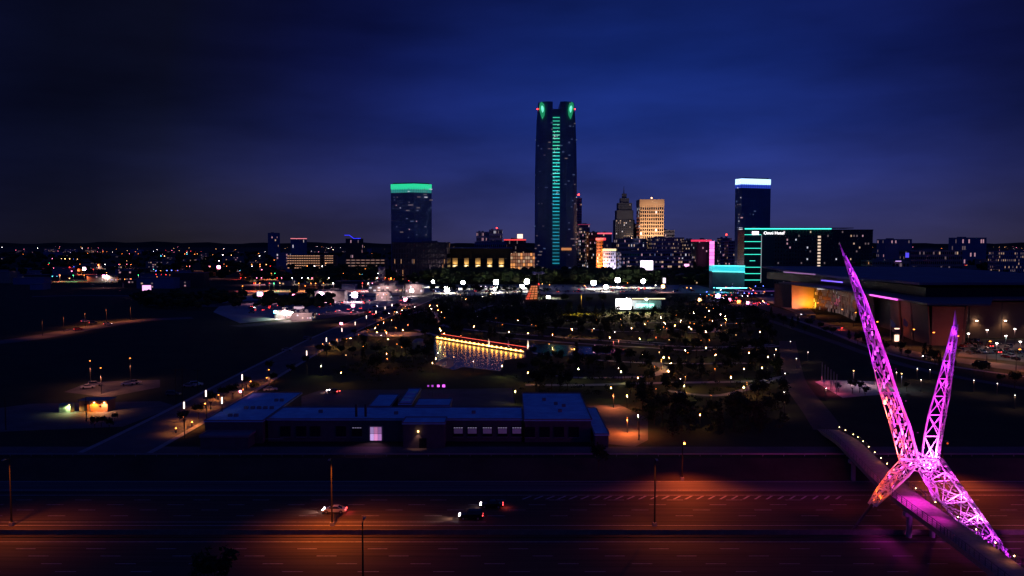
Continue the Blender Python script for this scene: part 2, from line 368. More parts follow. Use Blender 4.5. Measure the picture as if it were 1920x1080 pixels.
# ================================================================ SCULPTURE
J = at(1725, 866, 160)
sc_ = thing('skyline_sculpture', 'tall scissor tailed bird sculpture of feathered steel spars glowing magenta over the footbridge', 'sculpture', (J.x, J.y, DZ))
pm_box = MB().box((0, 0, 0), (1, 1, 1), SILVER)
fe = MB(); fe.add([(-.5, -.5, 0), (.5, -.5, 0), (.5, .5, 0), (.15, .62, 0), (-.5, .5, 0), (-.5, -.5, .06), (.5, -.5, .06), (.5, .5, .06), (.15, .62, .06), (-.5, .5, .06)],
    [(4, 3, 2, 1, 0), (5, 6, 7, 8, 9), (0, 1, 6, 5), (1, 2, 7, 6), (2, 3, 8, 7), (3, 4, 9, 8), (4, 0, 5, 9)], SILVER)
fem = fe.mesh('feather_plate'); NF = [0]; NFX = MB()
def feathers(A, B, du, dv, dens=1., size=(.9, .34), out=None, gap=.12):
    """plates laid like scales between two edges A[i]..B[i]"""
    from mathutils import Matrix
    for i in range(len(A) - 1):
        a0, a1, b0, b1 = A[i], A[i + 1], B[i], B[i + 1]; Ln = ((a1 - a0).length + (b1 - b0).length) / 2; wd = ((b0 - a0).length + (b1 - a1).length) / 2
        nu = max(1, int(Ln / du)); nv = max(1, int(wd / dv))
        t = ((a1 - a0) + (b1 - b0)).normalized(); w = ((b0 - a0) + (b1 - a1)).normalized(); n = t.cross(w).normalized()
        if n.y > 0: n = -n
        for k in range(nu):
            for j in range(nv):
                if rnd() > dens: continue
                u = (k + .5 + (.5 if j % 2 else 0)) / nu; vv = (j + .5) / nv
                if u > 1: continue
                p = (a0 * (1 - u) + a1 * u) * (1 - vv) + (b0 * (1 - u) + b1 * u) * vv + n * U(.1, .3)
                tt = (t + n * U(.0, .5) + w * U(-.06, .06)).normalized(); ww = (w - tt * w.dot(tt) + n * U(-.45, .45)).normalized(); nn_ = tt.cross(ww).normalized()
                M = Matrix((ww, tt, nn_)).transposed().to_4x4(); sx = dv * U(.5, .72); sy = du * U(.7, .95)
                M = Matrix.Translation(p) @ M @ Matrix.Diagonal((sx, sy, 1, 1))
                if NF[0] < 290:
                    o = put('feather_plate', fem, sc_); o.matrix_local = Matrix.Translation(-sc_.location) @ M; NF[0] += 1
                else: NFX.add([M @ V(x) for x in fe.v], fe.f, SILVER)
def spar(Ls, Rs, Cs, brace=True, r=(.28, .2, .16), name='spar'):
    for nm, pts, rr, lab in (('chord', Ls, r[0], None), ('chord', Rs, r[1], None), ('chord', Cs, r[2], None)):
        m = MB()
        for p, q in zip(pts, pts[1:]): m.beam(p, q, rr, WHITEM, 6)
        part(nm, m, sc_)
    for i in range(len(Ls)):
        for p, q in ((Ls[i], Rs[i]), (Rs[i], Cs[i]), (Cs[i], Ls[i])):
            if (p - q).length > .3: part('strut', MB().beam(p, q, .12, WHITEM), sc_)
    if brace:
        for i in range(len(Ls) - 1):
            for A, B in ((Ls, Rs),):
                part('brace', MB().beam(A[i], B[i + 1], .10, WHITEM), sc_); part('brace', MB().beam(B[i], A[i + 1], .10, WHITEM), sc_)
            part('brace', MB().beam(Cs[i], Rs[i + 1], .09, WHITEM), sc_); part('brace', MB().beam(Cs[i], Ls[i + 1], .09, WHITEM), sc_)
# spar with the open cross bracing (py, px of west chord, px of middle chord, px of east chord)
o2 = [(866, 1727, 1752, 1759), (818, 1733, 1760, 1766), (778, 1741, 1765, 1773), (743, 1751, 1771, 1780), (710, 1760, 1775, 1784), (677, 1769, 1780, 1788), (643, 1778, 1785, 1793), (612, 1786, 1790, 1795)]
YT = [160 + 1.2 * i for i in range(len(o2))]
A2 = [at(a, y, t) for (y, a, b, c), t in zip(o2, YT)]; B2 = [at(b, y, t) for (y, a, b, c), t in zip(o2, YT)]; C2 = [at(c, y, t + 1.6) for (y, a, b, c), t in zip(o2, YT)]
spar(A2, B2, C2, r=(.17, .17, .17))
tip = at(1791, 580, 169.5)
part('spike_tip', MB().add([A2[-1], B2[-1], C2[-1], tip], [(0, 1, 2), (0, 3, 1), (1, 3, 2), (2, 3, 0)], WHITEM), sc_)
feathers(B2, [p + V((.25, .6, 0)) for p in C2], .8, .5, .75)
# tall feathered spar
o1 = [(862, 1686, 1722), (795, 1668, 1704), (736, 1650, 1681), (677, 1635, 1663), (617, 1620, 1642), (558, 1604, 1621), (515, 1592, 1602), (480, 1581, 1584)]
Y1 = [160 - 1.0 * i for i in range(len(o1))]
A1 = [at(a, y, t) for (y, a, b), t in zip(o1, Y1)]; B1 = [at(b, y, t) for (y, a, b), t in zip(o1, Y1)]; C1 = [at((a + b) / 2, y, t + max(.2, 2.6 - .34 * i)) for i, ((y, a, b), t) in enumerate(zip(o1, Y1))]
spar(A1, B1, C1, brace=True, r=(.10, .30, .12))
part('spike_tip', MB().add([A1[-1] - V((.1, 0, 0)), B1[-1] + V((.1, 0, 0)), C1[-1], at(1573, 452, 152.5)], [(0, 1, 2), (0, 3, 1), (1, 3, 2), (2, 3, 0)], WHITEM), sc_)
feathers(A1, [a * .12 + b * .88 for a, b in zip(A1, B1)], 1.35, .52, .84)
# lower wing reaching over the near end of the deck
o3 = [(868, 1720, 1768), (905, 1735, 1793), (945, 1767, 1822), (985, 1801, 1850), (1020, 1830, 1874), (1058, 1868, 1893)]
Y3 = [160, 155, 150, 145.5, 141.5, 137.5]
A3 = [at(a, y, t) for (y, a, b), t in zip(o3, Y3)]; B3 = [at(b, y - 6, t + 1.2) for (y, a, b), t in zip(o3, Y3)]; C3 = [at((a + b) / 2 + 8, y - 20, t + 1.6) for (y, a, b), t in zip(o3, Y3)]
spar(A3, B3, C3, r=(.2, .2, .14)); feathers(A3, B3, 1.15, .55, .85)
feathers(B3, C3, 1.15, .6, .7)
part('footing', MB().beam(A3[-1] * .5 + B3[-1] * .5, (A3[-1].x + 1.5, 133, FZ), .55, STEEL, 8), sc_)
# lower wing on the west side
o4 = [(862, 1688, 1722), (885, 1666, 1704), (915, 1644, 1672), (943, 1628, 1642)]
A4 = [at(a, y, 160) for y, a, b in o4]; B4 = [at(b, y + 6, 159.4) for y, a, b in o4]; C4 = [at((a + b) / 2, y, 162) for y, a, b in o4]
spar(A4, B4, C4, r=(.08, .26, .08)); feathers(A4, [a * .15 + b * .85 for a, b in zip(A4, B4)], .85, .42, .88)
gl4 = G(1592, 1002, FZ); part('footing', MB().beam((A4[-1] + B4[-1]) / 2, gl4, .3, DSTEEL, 6, .22), sc_)
# short third leg and the joint
a5 = [at(1724, 884, 159.6), at(1742, 915, 158.8), at(1753, 941, 158)]; b5 = [at(1741, 884, 159.6), at(1755, 912, 158.8), at(1761, 938, 158)]; c5 = [p + V((.4, 1.2, 0)) for p in a5]
spar(a5, b5, c5, r=(.2, .2, .16))
jp = [at(x, y, 159.6) for x, y in ((1688, 860), (1722, 850), (1760, 862), (1772, 876), (1742, 890), (1712, 884))]
for i in range(6):
    for j in range(i + 1, 6):
        if (i + j) % 2 or j - i == 2: part('joint_brace', MB().beam(jp[i] + V((0, (i % 2) * 2.2, 0)), jp[j] + V((0, (j % 2) * 2.2, 0)), .15, WHITEM), sc_)
feathers([at(1700, 880, 158.9), at(1700, 852, 158.9)], [at(1765, 884, 158.9), at(1760, 864, 158.9)], .9, .55, .6)
part('feather_plate', NFX, sc_, stuff=True)
MAG = (1, .03, .85); VIO = (.62, .03, 1); RED = (1, .10, .03); WM_ = (1, .30, .75)
fx = MB().box((0, 0, 0), (.25, .25, .12), DSTEEL).mesh('flood_fixture')
def sl(p, col, w, r=.25):
    lamp('SPOT', p, col, w, sc_, r, to=(p[0], p[1] + 3, p[2] + .4), size=2.9, blend=.3); put('flood_fixture', fx, sc_, (p[0] - sc_.location.x, p[1] - sc_.location.y, p[2] - sc_.location.z - .3))
for i in range(8):                                  # rows of LED floods inside each truss and on its face
    c1 = C1[i]; m2 = (A2[i] + B2[i]) / 2
    sl(B1[i] + V((1.0, -1.6, -1.0)), MAG if i < 5 else VIO, 2.1 * (300, 230, 300, 260, 240, 210, 150, 70)[i])
    sl((A2[i] + B2[i]) / 2 + V((0, -1.5, -.6)), ((1, .10, .75) if i < 2 else MAG) if i < 5 else VIO, 2.3 * (420, 260, 190, 150, 140, 120, 110, 80)[i])
for i in range(2): sl(A1[i] + V((-1.0, -1.6, 1.5)), RED, (1300, 1500)[i])
sl(A1[3] + V((-1.0, -1.8, 0)), VIO, 300); sl(A1[4] + V((-1.0, -1.8, 0)), VIO, 220); sl(A1[2] + V((-1.0, -1.8, .6)), (1, .06, .35), 380)
for i in range(6): sl((A3[i] + B3[i]) / 2 + V((.3, -1.2, 1.9)), ((1, .10, .8), (1, .06, .8), (1, .12, .85), (1, .16, .9), (.8, .05, 1), (.75, .03, 1))[i], 5.0 * (420, 420, 520, 560, 300, 260)[i])
sl(A4[1] + V((-.6, -2.0, .3)), (1, .06, .004), 520); sl(A4[2] + V((-.6, -2.0, .3)), (1, .10, .004), 520); sl(A4[0] + V((0, -2.2, .2)), (1, .05, .45), 120)
sl(a5[1] + V((-1.2, -1.2, 0)), MAG, 220); sl(at(1738, 872, 157.4), (1, .25, .8), 420)
lamp('SPOT', (A3[2].x - 2.0, 156.5, 9.5), MAG, 8000, sc_, .6, to=(73.8, 153.5, 2.5), size=1.4, blend=1)
lamp('SPOT', (A3[3].x - 3.5, 146, 7.0), MAG, 1500, sc_, .4, to=(72.9, 144, 2.5), size=1.2, blend=1)
lamp('SPOT', (A4[1].x + 2.0, 161, 7.5), (1, .10, .02), 700, sc_, .3, to=(74.2, 165, 2.5), size=1.5)

# ================================================================ BUILDINGS
def facade(mb, O, u, w, h, nx, ny, prob, mats, fw_=.6, fh=.55, off=.12, dark=None, z0=0., inset=.3):
    """window panes on a wall: O corner, u unit vector along, outward normal = u x up"""
    n = u.cross(V((0, 0, 1))).normalized(); dx = (w - 2 * inset) / nx; dyy = (h - z0) / ny
    for j in range(ny):
        for i in range(nx):
            lit = rnd() < prob
            if not lit and dark is None: continue
            m = random.choice(mats) if lit else dark
            a = O + u * (inset + dx * (i + .5 - fw_ / 2)) + n * off + V((0, 0, z0 + dyy * (j + .5 - fh / 2)))
            b = a + u * dx * fw_; k = V((0, 0, dyy * fh)); e = -n * (off + .05)
            mb.add([a, b, b + k, a + k, a + e, b + e, b + k + e, a + k + e], [(0, 1, 2, 3), (0, 4, 5, 1), (3, 2, 6, 7), (0, 3, 7, 4), (1, 5, 6, 2)], m)
def rect_b(px0, px1, pyt, Y, depth, rz=0.):
    a = at(px0, pyt, Y); b = at(px1, pyt, Y); return (a.x, b.x, a.z, Y, depth)
def block(name, label, px0, px1, pyt, Y, depth, wall, nx=8, ny=6, prob=.2, mats=None, dark=None, band=None, bandh=3., parapet=True, group=None, fw_=.6, fh=.55, side=True, cat='building', extra=None, z0=1., zb=0.):
    x0, x1, z, _, _ = rect_b(px0, px1, pyt, Y, depth); mats = mats or WM
    t = thing(name, label, cat, ((x0 + x1) / 2, Y + depth / 2, 0), group)
    part('wall', MB().box(((x0 + x1) / 2, Y + depth / 2, (z + zb) / 2), (x1 - x0, depth, z - zb), wall), t)
    wm = MB(); facade(wm, V((x0, Y, zb)), V((1, 0, 0)), x1 - x0, z - zb, nx, ny, prob, mats, fw_, fh, dark=dark, z0=z0)
    if side:
        ns = max(2, int(nx * depth / (x1 - x0)))
        if x0 > 0: facade(wm, V((x0, Y + depth, zb)), V((0, -1, 0)), depth, z - zb, ns, ny, prob, mats, fw_, fh, dark=dark, z0=z0)
        else: facade(wm, V((x1, Y, zb)), V((0, 1, 0)), depth, z - zb, ns, ny, prob, mats, fw_, fh, dark=dark, z0=z0)
    if wm.f: part('window', wm, t, stuff=True)
    if parapet: part('parapet', MB().box(((x0 + x1) / 2, Y + depth / 2, z + .35), (x1 - x0 + .4, depth + .4, .7), wall), t)
    if band: part('light_band', MB().box(((x0 + x1) / 2, Y + depth / 2, z - bandh / 2 + .4), (x1 - x0 + .5, depth + .5, bandh), band), t, 'lit band round the top')
    if parapet:
        rb = MB()
        for k in range(2): rb.box((x0 + (x1 - x0) * U(.2, .8), Y + depth * U(.3, .7), z + 1.5), (max(2, (x1 - x0) * .15), depth * .2, 2.2), GREYW)
        part('roof_plant', rb, t, stuff=True)
    return t, (x0, x1, z)
# --- tall central tower
def glass_tower():
    Y0 = 1300; k = Y0 / F; cx = at(1043, 400, Y0).x; zt = at(1043, 190, Y0).z
    t = thing('glass_tower', 'tallest glass tower with a slot of teal light bands and two green horns', 'skyscraper', (cx, Y0 + 30, 0))
    gm = mat('tower_glass', (.09, .15, .26), .28, .0, var=.35, scale=.06, spec=.7); mul_ = mat('tower_mullion', (.13, .19, .30), .4, .1, var=0)
    prof = [(0, 39.5), (.35, 39.7), (.6, 39.2), (.75, 38.4), (.88, 36.6), (.95, 35), (1, 33.5)]
    def hw(f):
        for (a, x), (b, y) in zip(prof, prof[1:]):
            if a <= f <= b: return (x + (y - x) * (f - a) / (b - a)) * k
        return prof[-1][1] * k
    nf = 54; lev = [zt * i / nf for i in range(nf + 1)]
    for s in (-1, 1):
        shell = MB(); ml = MB()
        def poly(f):
            w = hw(f); q = 7.2 * k
            return [V((cx + s * q, Y0 + 2.2, 0)), V((cx + s * (q + (w - q) * .35), Y0, 0)), V((cx + s * (q + (w - q) * .8), Y0 + 4, 0)), V((cx + s * w, Y0 + 14, 0)), V((cx + s * w * .93, Y0 + 38, 0)), V((cx + s * w * .5, Y0 + 55, 0)), V((cx + s * q, Y0 + 58, 0))]
        for a, b in zip(lev, lev[1:]):
            fa, fb = a / zt, b / zt; pa, pb = poly(fa), poly(fb)
            top = zt if False else None
            pp = pa if s > 0 else pa[::-1]; tt = pb if s > 0 else pb[::-1]
            shell.prism(pp, a, b, gm, top=tt)
            for p, q in zip(pa[:4], pa[1:5]): ml.beam((p.x, p.y - .1, a), (q.x + .1 * s, q.y - .1, a), .32, mul_)
        part('glass_shell', shell, t)
        for j in range(4):
            for u in (0, .25, .5, .75):
                for fa, fb in ((0, .6), (.6, .88), (.88, 1)):
                    P0, P1 = poly(fa), poly(fb); a = P0[j].lerp(P0[j + 1], u); b = P1[j].lerp(P1[j + 1], u); ml.beam((a.x, a.y - .15, fa * zt), (b.x, b.y - .15, fb * zt), .22, mul_)
        part('mullion', ml, t, stuff=True)
        wn = MB()
        for _ in range(34):
            f = rnd() ** 1.3; P = poly(f); j = random.choice((0, 1, 1, 2)); u = rnd(); a = P[j].lerp(P[j + 1], u); z = int(f * nf) * zt / nf + 1
            wn.box((a.x, a.y - .2, z + 1.2), (U(1.5, 5), .3, 1.5), random.choice([W_DIM, W_BLUED, W_BLUED, W_BLUED, W_DIM]))
        part('window', wn, t, stuff=True)
        # horns: curved lit blades rising above the shell
        hp = [(6, 60), (10, 42), (15, 28), (22, 6), (28, -2), (27, 18), (21, 44)]
        c0 = cx + s * 26 * k
        hz = MB(); Hn = [(-8, -30), (-10, -12), (-7, 4), (1, 13), (7, 9), (9, -6), (4, -28), (-1, -42)]
        pts = [V((c0 + s * (x * .58 + 1) * k, 0, zt + z * k * .58 - 7)) for x, z in Hn]
        fr_ = [V((p.x, Y0 - 1.6, p.z)) for p in pts]; bk = [V((p.x, Y0 + 8, p.z)) for p in pts]; m_ = len(pts)
        grn = mat('horn_glass_lit', (.05, .2, .1), .3, emit=(.015, .30, .13), es=.8, var=.4, scale=.2, sample=False)
        hz.add(fr_ + bk, [tuple(range(m_)), tuple(range(m_, 2 * m_))[::-1]] + [(i, (i + 1) % m_, m_ + (i + 1) % m_, m_ + i) for i in range(m_)], grn); part('crown_horn', hz, t)
        core = MB(); cen = V((c0, 0, zt - 14)); q_ = [V((cen.x + (p.x - c0) * .5, Y0 - 2.1, cen.z + (p.z - cen.z) * .42 + 2)) for p in pts]
        core.add(q_, [tuple(range(m_))], em('horn_glow', (.2, 1, .72), 1.0)); core.add([v + V((0, .3, 0)) for v in q_], [tuple(range(m_))], DSTEEL); part('horn_light', core, t)
    zc_ = at(0, 203, Y0).z; sb = MB().box((cx, Y0 + 24, zc_ / 2), (13.6 * k, 36, zc_), gm); part('core_glass', sb, t)
    zb0 = at(0, 497, Y0).z; zb1 = at(0, 216, Y0).z; nb = 43
    for i in range(nb):
        z = zb0 + (zb1 - zb0) * (i + .5) / nb; f = i / nb; br_ = .10 + .42 * max(0, 1 - abs(f - .62) / .38) + .08 * rnd()
        m_ = em('teal_band_%d_%d' % (int(br_ * 8), int(f * 4)), ((.02, .42, .62), (.02, .5, .62), (.03, .66, .56), (.05, .75, .45))[int(f * 4)], .45 + int(br_ * 8) * .28)
        part('light_band', MB().box((cx, Y0 + 5.5, z), (13.2 * k, .8, 1.15), m_), t)
    hl = mat('slot_glass_lit', (.02, .08, .1), .3, emit=(.01, .13, .16), es=.12, var=.3, scale=.08, sample=False)
    part('slot_glass', MB().box((cx, Y0 + 6.1, (zb0 + zb1) / 2), (13 * k, .4, zb1 - zb0), hl), t)
    ls = MB()
    for _ in range(26):
        f = U(.45, .95); ls.box((cx + U(-4, 4), Y0 + 4.8, zb0 + (zb1 - zb0) * f), (.9, .5, 1.2), W_WHITE)
    part('window', ls, t, stuff=True)
    part('light_band', MB().box((at(1062, 468, Y0).x, Y0 - .7, at(0, 467, Y0).z), (19 * k, 1, 4.5 * k), em('amber_band', (1, .36, .08), .55)), t, 'amber lit floor low on the tower')
    for s in (-1, 1): part('aviation_light', MB().ball((cx + s * 35 * k, Y0 + 10, zt - 10), 1.0, E_RED), t)
glass_tower()
# --- tower with green top (west)
def corner_tower(name, label, pxl, pxm, pxr, pyt, Y, bandm, bandpx, nwin, gm, mesh_rows, capm=None, ang=.5, shades=None):
    a = at(pxl, pyt, Y + 22 * ang * 2 * .6); b = at(pxm, pyt, Y); c_ = at(pxr, pyt, Y + 30 * (1 - ang)); z = b.z
    A = V((a.x, a.y, 0)); B = V((b.x, Y, 0)); C = V((c_.x, c_.y, 0)); D = A + (C - B)
    t = thing(name, label, 'skyscraper', ((A.x + C.x) / 2, Y + 20, 0))
    part('glass_shell', MB().prism([A, B, C, D], 0, z, gm), t)
    mlb = MB(); nf = mesh_rows; mm = mat('tower_mullion', (.13, .19, .30), .4, .1, var=0)
    for P, Q in ((A, B), (B, C)):
        d = (Q - P); n = V((d.y, -d.x, 0)).normalized() * .12
        for i in range(1, nf): h = z * i / nf; mlb.beam(P + n + V((0, 0, h)), Q + n + V((0, 0, h)), .22, mm)
        nn_ = int(d.length / 3.2)
        for i in range(nn_ + 1): p = P.lerp(Q, i / nn_) + n; mlb.beam(p, p + V((0, 0, z)), .13, mm)
    part('mullion', mlb, t, stuff=True)
    w = MB()
    for _ in range(nwin):
        P, Q = random.choice(((A, B), (B, C))); u = U(.05, .9); i = int(U(0, nf)); p = P.lerp(Q, u); d = (Q - P).normalized(); h = z * (i + .5) / nf; L_ = random.choice((1.6, 1.6, 3, 5)); n = V((d.y, -d.x, 0)) * .25
        q = p + d * L_; e = V((0, 0, 1.3)); o = -n
        w.add([p + n + V((0, 0, h)), q + n + V((0, 0, h)), q + n + e + V((0, 0, h)), p + n + e + V((0, 0, h))], [(0, 1, 2, 3)], random.choice([W_DIM, W_DIM, W_BLUED, W_BLUED, W_PINK, W_WHITE]))
    part('window', w, t, stuff=True)
    bh = bandpx * Y / F; O = (A + C) / 2
    def grow(P, s): return O + (P - O) * s
    part('crown_screen', MB().prism([grow(A, 1.01), grow(B, 1.01), grow(C, 1.01), grow(D, 1.01)], z - bh * .15, z + bh * .55, bandm), t, 'brightly lit band round the top')
    part('crown_screen', MB().prism([grow(A, 1.006), grow(B, 1.006), grow(C, 1.006), grow(D, 1.006)], z - bh * .6, z - bh * .15, capm or bandm), t)
    part('roof', MB().prism([grow(A, .9), grow(B, .9), grow(C, .9), grow(D, .9)], z, z + bh * .7, DSTEEL), t)
    return t, A, B, C, z
GT = mat('west_tower_glass', (.09, .16, .30), .30, .0, var=.35, scale=.05, spec=.7)
corner_tower('office_tower', 'dark glass office tower west of the tallest one with a green lit crown', 733, 776, 809, 352, 1150, em('green_crown', (.02, .72, .32), .95), 14, 46, GT, 34, em('green_crown_low', (.03, .42, .34), .55))
part_t, A_, B_, C_, z_ = corner_tower('office_tower', 'dark slab tower east of downtown with a white lit crown tinted cyan like a lens ghost', 1379, 1391, 1445, 343, 1050, em('white_crown', (.42, .66, 1), 2.0), 15, 26, GT, 30, em('blue_crown_low', (.02, .05, .5), .9))  # cyan of a lens ghost is put into the crown's emission colour
part('sign_dot', MB().box((A_.x + 3, B_.y - 3.2, at(0, 429, 1047).z), (4.5, .5, 3.2), W_WHITE), part_t)
# podium under the west tower
block('parking_podium', 'ribbed parking podium at the foot of the green topped tower', 735, 838, 455, 1120, 60, mat('podium_rib', (.09, .085, .10), .7, var=.2), 34, 7, .05, [W_DIM, W_ORANGE], GLASSB, fw_=.35, fh=.8)
# --- downtown cluster
NAVYW = mat('slate_blue_wall', (.17, .21, .34), .8, var=.2, scale=.05); MAUVE = mat('mauve_wall', (.27, .24, .34), .85, var=.2, scale=.05); TAN = mat('tan_wall', (.42, .28, .16), .85, var=.15, scale=.05)
block('office_block', 'narrow slate tower peeking out behind the tallest tower on its east side', 1080, 1091, 372, 1420, 25, NAVYW, 5, 30, .10, dark=GLASSB)
block('office_block', 'dark block east of the tallest tower with sparse warm windows', 1086, 1106, 421, 1380, 30, NAVYW, 7, 16, .16, dark=GLASSB, band=em('thin_red_line', (.6, .04, .10), .5), bandh=.7)
block('office_block', 'dark block between the tallest tower and the orange lit brick tower', 1100, 1120, 436, 1340, 30, BRICKD, 7, 14, .16, dark=GLASSB)
block('office_block', 'dark block with a red lit roof line above the orange brick tower', 1117, 1147, 437, 1420, 30, NAVYW, 9, 11, .22, [W_WARM, W_DIM], band=em('red_line', (1, .10, .14), 1.5), bandh=2.0)
t, q = block('brick_tower', 'slim orange floodlit brick tower with a red lit rooftop sign', 1119, 1131, 452, 1290, 12, mat('orange_lit_brick', (.50, .24, .10), .85, var=.2, scale=.2), 4, 11, .18, [W_WARM, W_ORANGE], GLASSB)
part('roof_sign', MB().box((q[0] + 6, 1290, q[2] + 3.0), (15, 1.2, 3.6), em('red_sign', (1, .05, .05), 1.6)), t)
lamp('SPOT', (q[0] + 4, 1266, 4), (1, .35, .08), 260000, t, 1, to=((q[0] + q[1]) / 2, 1290, 28), size=1.2)
t, q = block('hotel', 'pale lit hotel block with a glowing yellow roof line beside the brick tower', 1131, 1155, 467, 1280, 18, mat('pale_stone', (.50, .48, .50), .85, var=.12, scale=.2), 7, 8, .25, [W_DIM, W_WHITE], GLASSB, band=em('yellow_line', (1, .72, .12), 1.3), bandh=3.0)
lamp('SPOT', (q[0] + 8, 1256, 3), (.7, .6, .85), 110000, t, 1, to=((q[0] + q[1]) / 2, 1280, 18), size=1.4)
# stepped art deco tower
Y = 1500
t = thing('stepped_tower', 'dark stepped stone tower with a spire behind the pale hotel', 'skyscraper', (at(1172, 400, Y).x, Y + 18, 0)); cxx = t.location.x
for (a, b, yt, dd) in ((1154, 1190, 412, 36), (1157, 1188, 394, 30), (1160, 1186, 380, 24), (1165, 1181, 371, 16), (1169, 1177, 362, 8)):
    p0, p1 = at(a, yt, Y), at(b, yt, Y); part('stone_tier', MB().box(((p0.x + p1.x) / 2, Y + 18, p0.z / 2), (p1.x - p0.x, dd, p0.z), mat('dark_slate_stone', (.07, .10, .17), .8, var=.2, scale=.05)), t)
part('spire', MB().beam((cxx, Y + 18, at(0, 362, Y).z), (cxx, Y + 18, at(0, 347, Y).z), 1.0, DSTEEL, 6, .2), t)
wm = MB()
for a, b, yt, yb, dd, ny in ((1154, 1190, 412, 500, 36, 22), (1160, 1186, 382, 412, 24, 8)):
    p0, p1 = at(a, yt, Y), at(b, yb, Y); facade(wm, V((p0.x, Y + 18 - dd / 2, p1.z)), V((1, 0, 0)), p1.x - p0.x, p0.z - p1.z, 10, ny, .09, [W_WARM, W_WHITE, W_DIM], dark=GLASSB, fw_=.45)
part('window', wm, t, stuff=True)
# gold grid tower
t, q = block('gold_tower', 'golden floodlit tower with a deep square window grid', 1200, 1245, 381, 1450, 40, mat('gold_lit_stone', (.55, .42, .28), .8, var=.12, scale=.1), 11, 19, .03, [W_WHITE], GLASSB, fw_=.70, fh=.68, side=True, z0=2, parapet=False)
fz = q[2]
part('crown', MB().box(((q[0] + q[1]) / 2, 1470, fz + 1), (q[1] - q[0] + 1.2, 41.2, 11), MATS['gold_lit_stone']), t); part('roof_light', MB().ball(((q[0] + q[1]) / 2, 1455, fz + 9), 1.2, E_WARM), t)
for dx in (-16, 16): lamp('SPOT', ((q[0] + q[1]) / 2 + dx, 1395, 55), (1, .58, .34), 210000, t, 1.5, to=((q[0] + q[1]) / 2 + dx * .3, 1450, 75), size=1.45)
lamp('SPOT', (q[0] - 50, 1440, 50), (1, .30, .16), 60000, t, 1.5, to=(q[0], 1470, 75), size=.7)
block('office_block', 'low dark block in front of the golden tower', 1188, 1222, 470, 1330, 40, NAVYW, 12, 6, .1, dark=GLASSB)
block('office_block', 'small block with two rooftop masses east of the golden tower', 1244, 1265, 432, 1500, 30, NAVYW, 8, 12, .1, dark=GLASSB)
block('office_block', 'brown block stepping down behind the stepped tower', 1188, 1206, 421, 1520, 30, BRICKD, 6, 14, .05, dark=GLASSB)
block('office_block', 'wide slate block with two rows of warm windows near the roof', 1158, 1213, 448, 1360, 45, NAVYW, 22, 8, .17, [W_WARM, W_WHITE, W_PINK], GLASSB)
block('office_block', 'wide grey office block with a dotted grid of small lit windows', 1222, 1283, 446, 1340, 45, MAUVE, 26, 9, .42, [W_DIM, W_WARM, W_DIM], GLASSB, fw_=.4, fh=.4)
block('apartment_block', 'tan apartment block with dim balcony floors beside the red topped tower', 1283, 1306, 450, 1320, 35, mat('taupe_wall', (.30, .24, .20), .85), 9, 10, .35, [W_DIM, W_WARM], GLASSB, fw_=.8, fh=.35)
block('office_block', 'long glass fronted mid rise with scattered lit floors behind the screens', 1165, 1300, 474, 1240, 40, NAVYW, 44, 6, .26, [W_DIM, W_WHITE, W_BLUED, W_PINK], GLASSB, fw_=.75)
block('office_block', 'low block with bright ribbon windows behind the big white screen', 1180, 1300, 487, 1190, 30, MAUVE, 30, 4, .38, [W_PINK, W_WARM, W_DIM], GLASSB, fw_=.85, fh=.4)
block('office_block', 'black tower with a glowing red roof edge beside the magenta light column', 1306, 1334, 450, 1180, 35, mat('near_black_glass', (.012, .02, .02), .3, spec=.6), 8, 12, .03, band=em('red_roof', (1, .03, .10), .9), bandh=2.6)
block('office_block', 'thin dark block between the magenta column and the slab tower', 1352, 1372, 447, 1300, 25, NAVYW, 7, 12, .12, dark=GLASSB)
block('office_block', 'low dark block west of the slab tower foot', 1366, 1384, 452, 1200, 25, NAVYW, 6, 12, .1, dark=GLASSB)
p = at(1335, 452, 1150); p1 = at(1335, 500, 1150)
t = thing('light_column', 'tall glowing magenta screen column on the corner of the black tower', 'screen', (p.x, 1150, 0)); hh = p.z - p1.z
part('mast', MB().box((p.x, 1151, p.z / 2), (3, 1.2, p.z), DSTEEL), t)
for i in range(7): part('screen_panel', MB().box((p.x, 1149.8, p1.z + hh * (i + .5) / 7), (6.4, 1, hh / 7 * .93), em('magenta_screen_%d' % (i % 2), ((1, .25, .75), (1, .18, .62))[i % 2], 1.6)), t)
def screen(px0, px1, py0, py1, Y, m, label, name='video_screen', posts=True):
    a = at(px0, py0, Y); b = at(px1, py1, Y); t = thing(name, label, 'screen', ((a.x + b.x) / 2, Y, 0))
    part('screen_panel', MB().box(((a.x + b.x) / 2, Y, (a.z + b.z) / 2), (b.x - a.x, .8, a.z - b.z), m), t)
    part('screen_frame', MB().box(((a.x + b.x) / 2, Y + .7, (a.z + b.z) / 2), (b.x - a.x + .8, .6, a.z - b.z + .8), DSTEEL), t)
    if posts:
        for x in (a.x + 1, b.x - 1): part('post', MB().beam((x, Y + .8, 0), (x, Y + .8, b.z), .35, DSTEEL, 6), t)
    return t, a, b
screen(1201, 1224, 489, 506, 1120, em('white_screen', (1, .80, 1), 4.5), 'glaring white video screen in front of the mid rise blocks')
screen(1283, 1292, 495, 507, 1120, em('pink_screen', (1, .35, .65), 2.2), 'small pink screen east of the glaring white one')
screen(1366, 1384, 517, 538, 900, em('rose_screen', (1, .55, .82), 2.8), 'rose coloured screen by the foot of the hotel')
screen(1243, 1248, 521, 531, 900, em('pale_sign', (.9, .7, .85), 1.6), 'small pale upright sign beyond the parking lot')
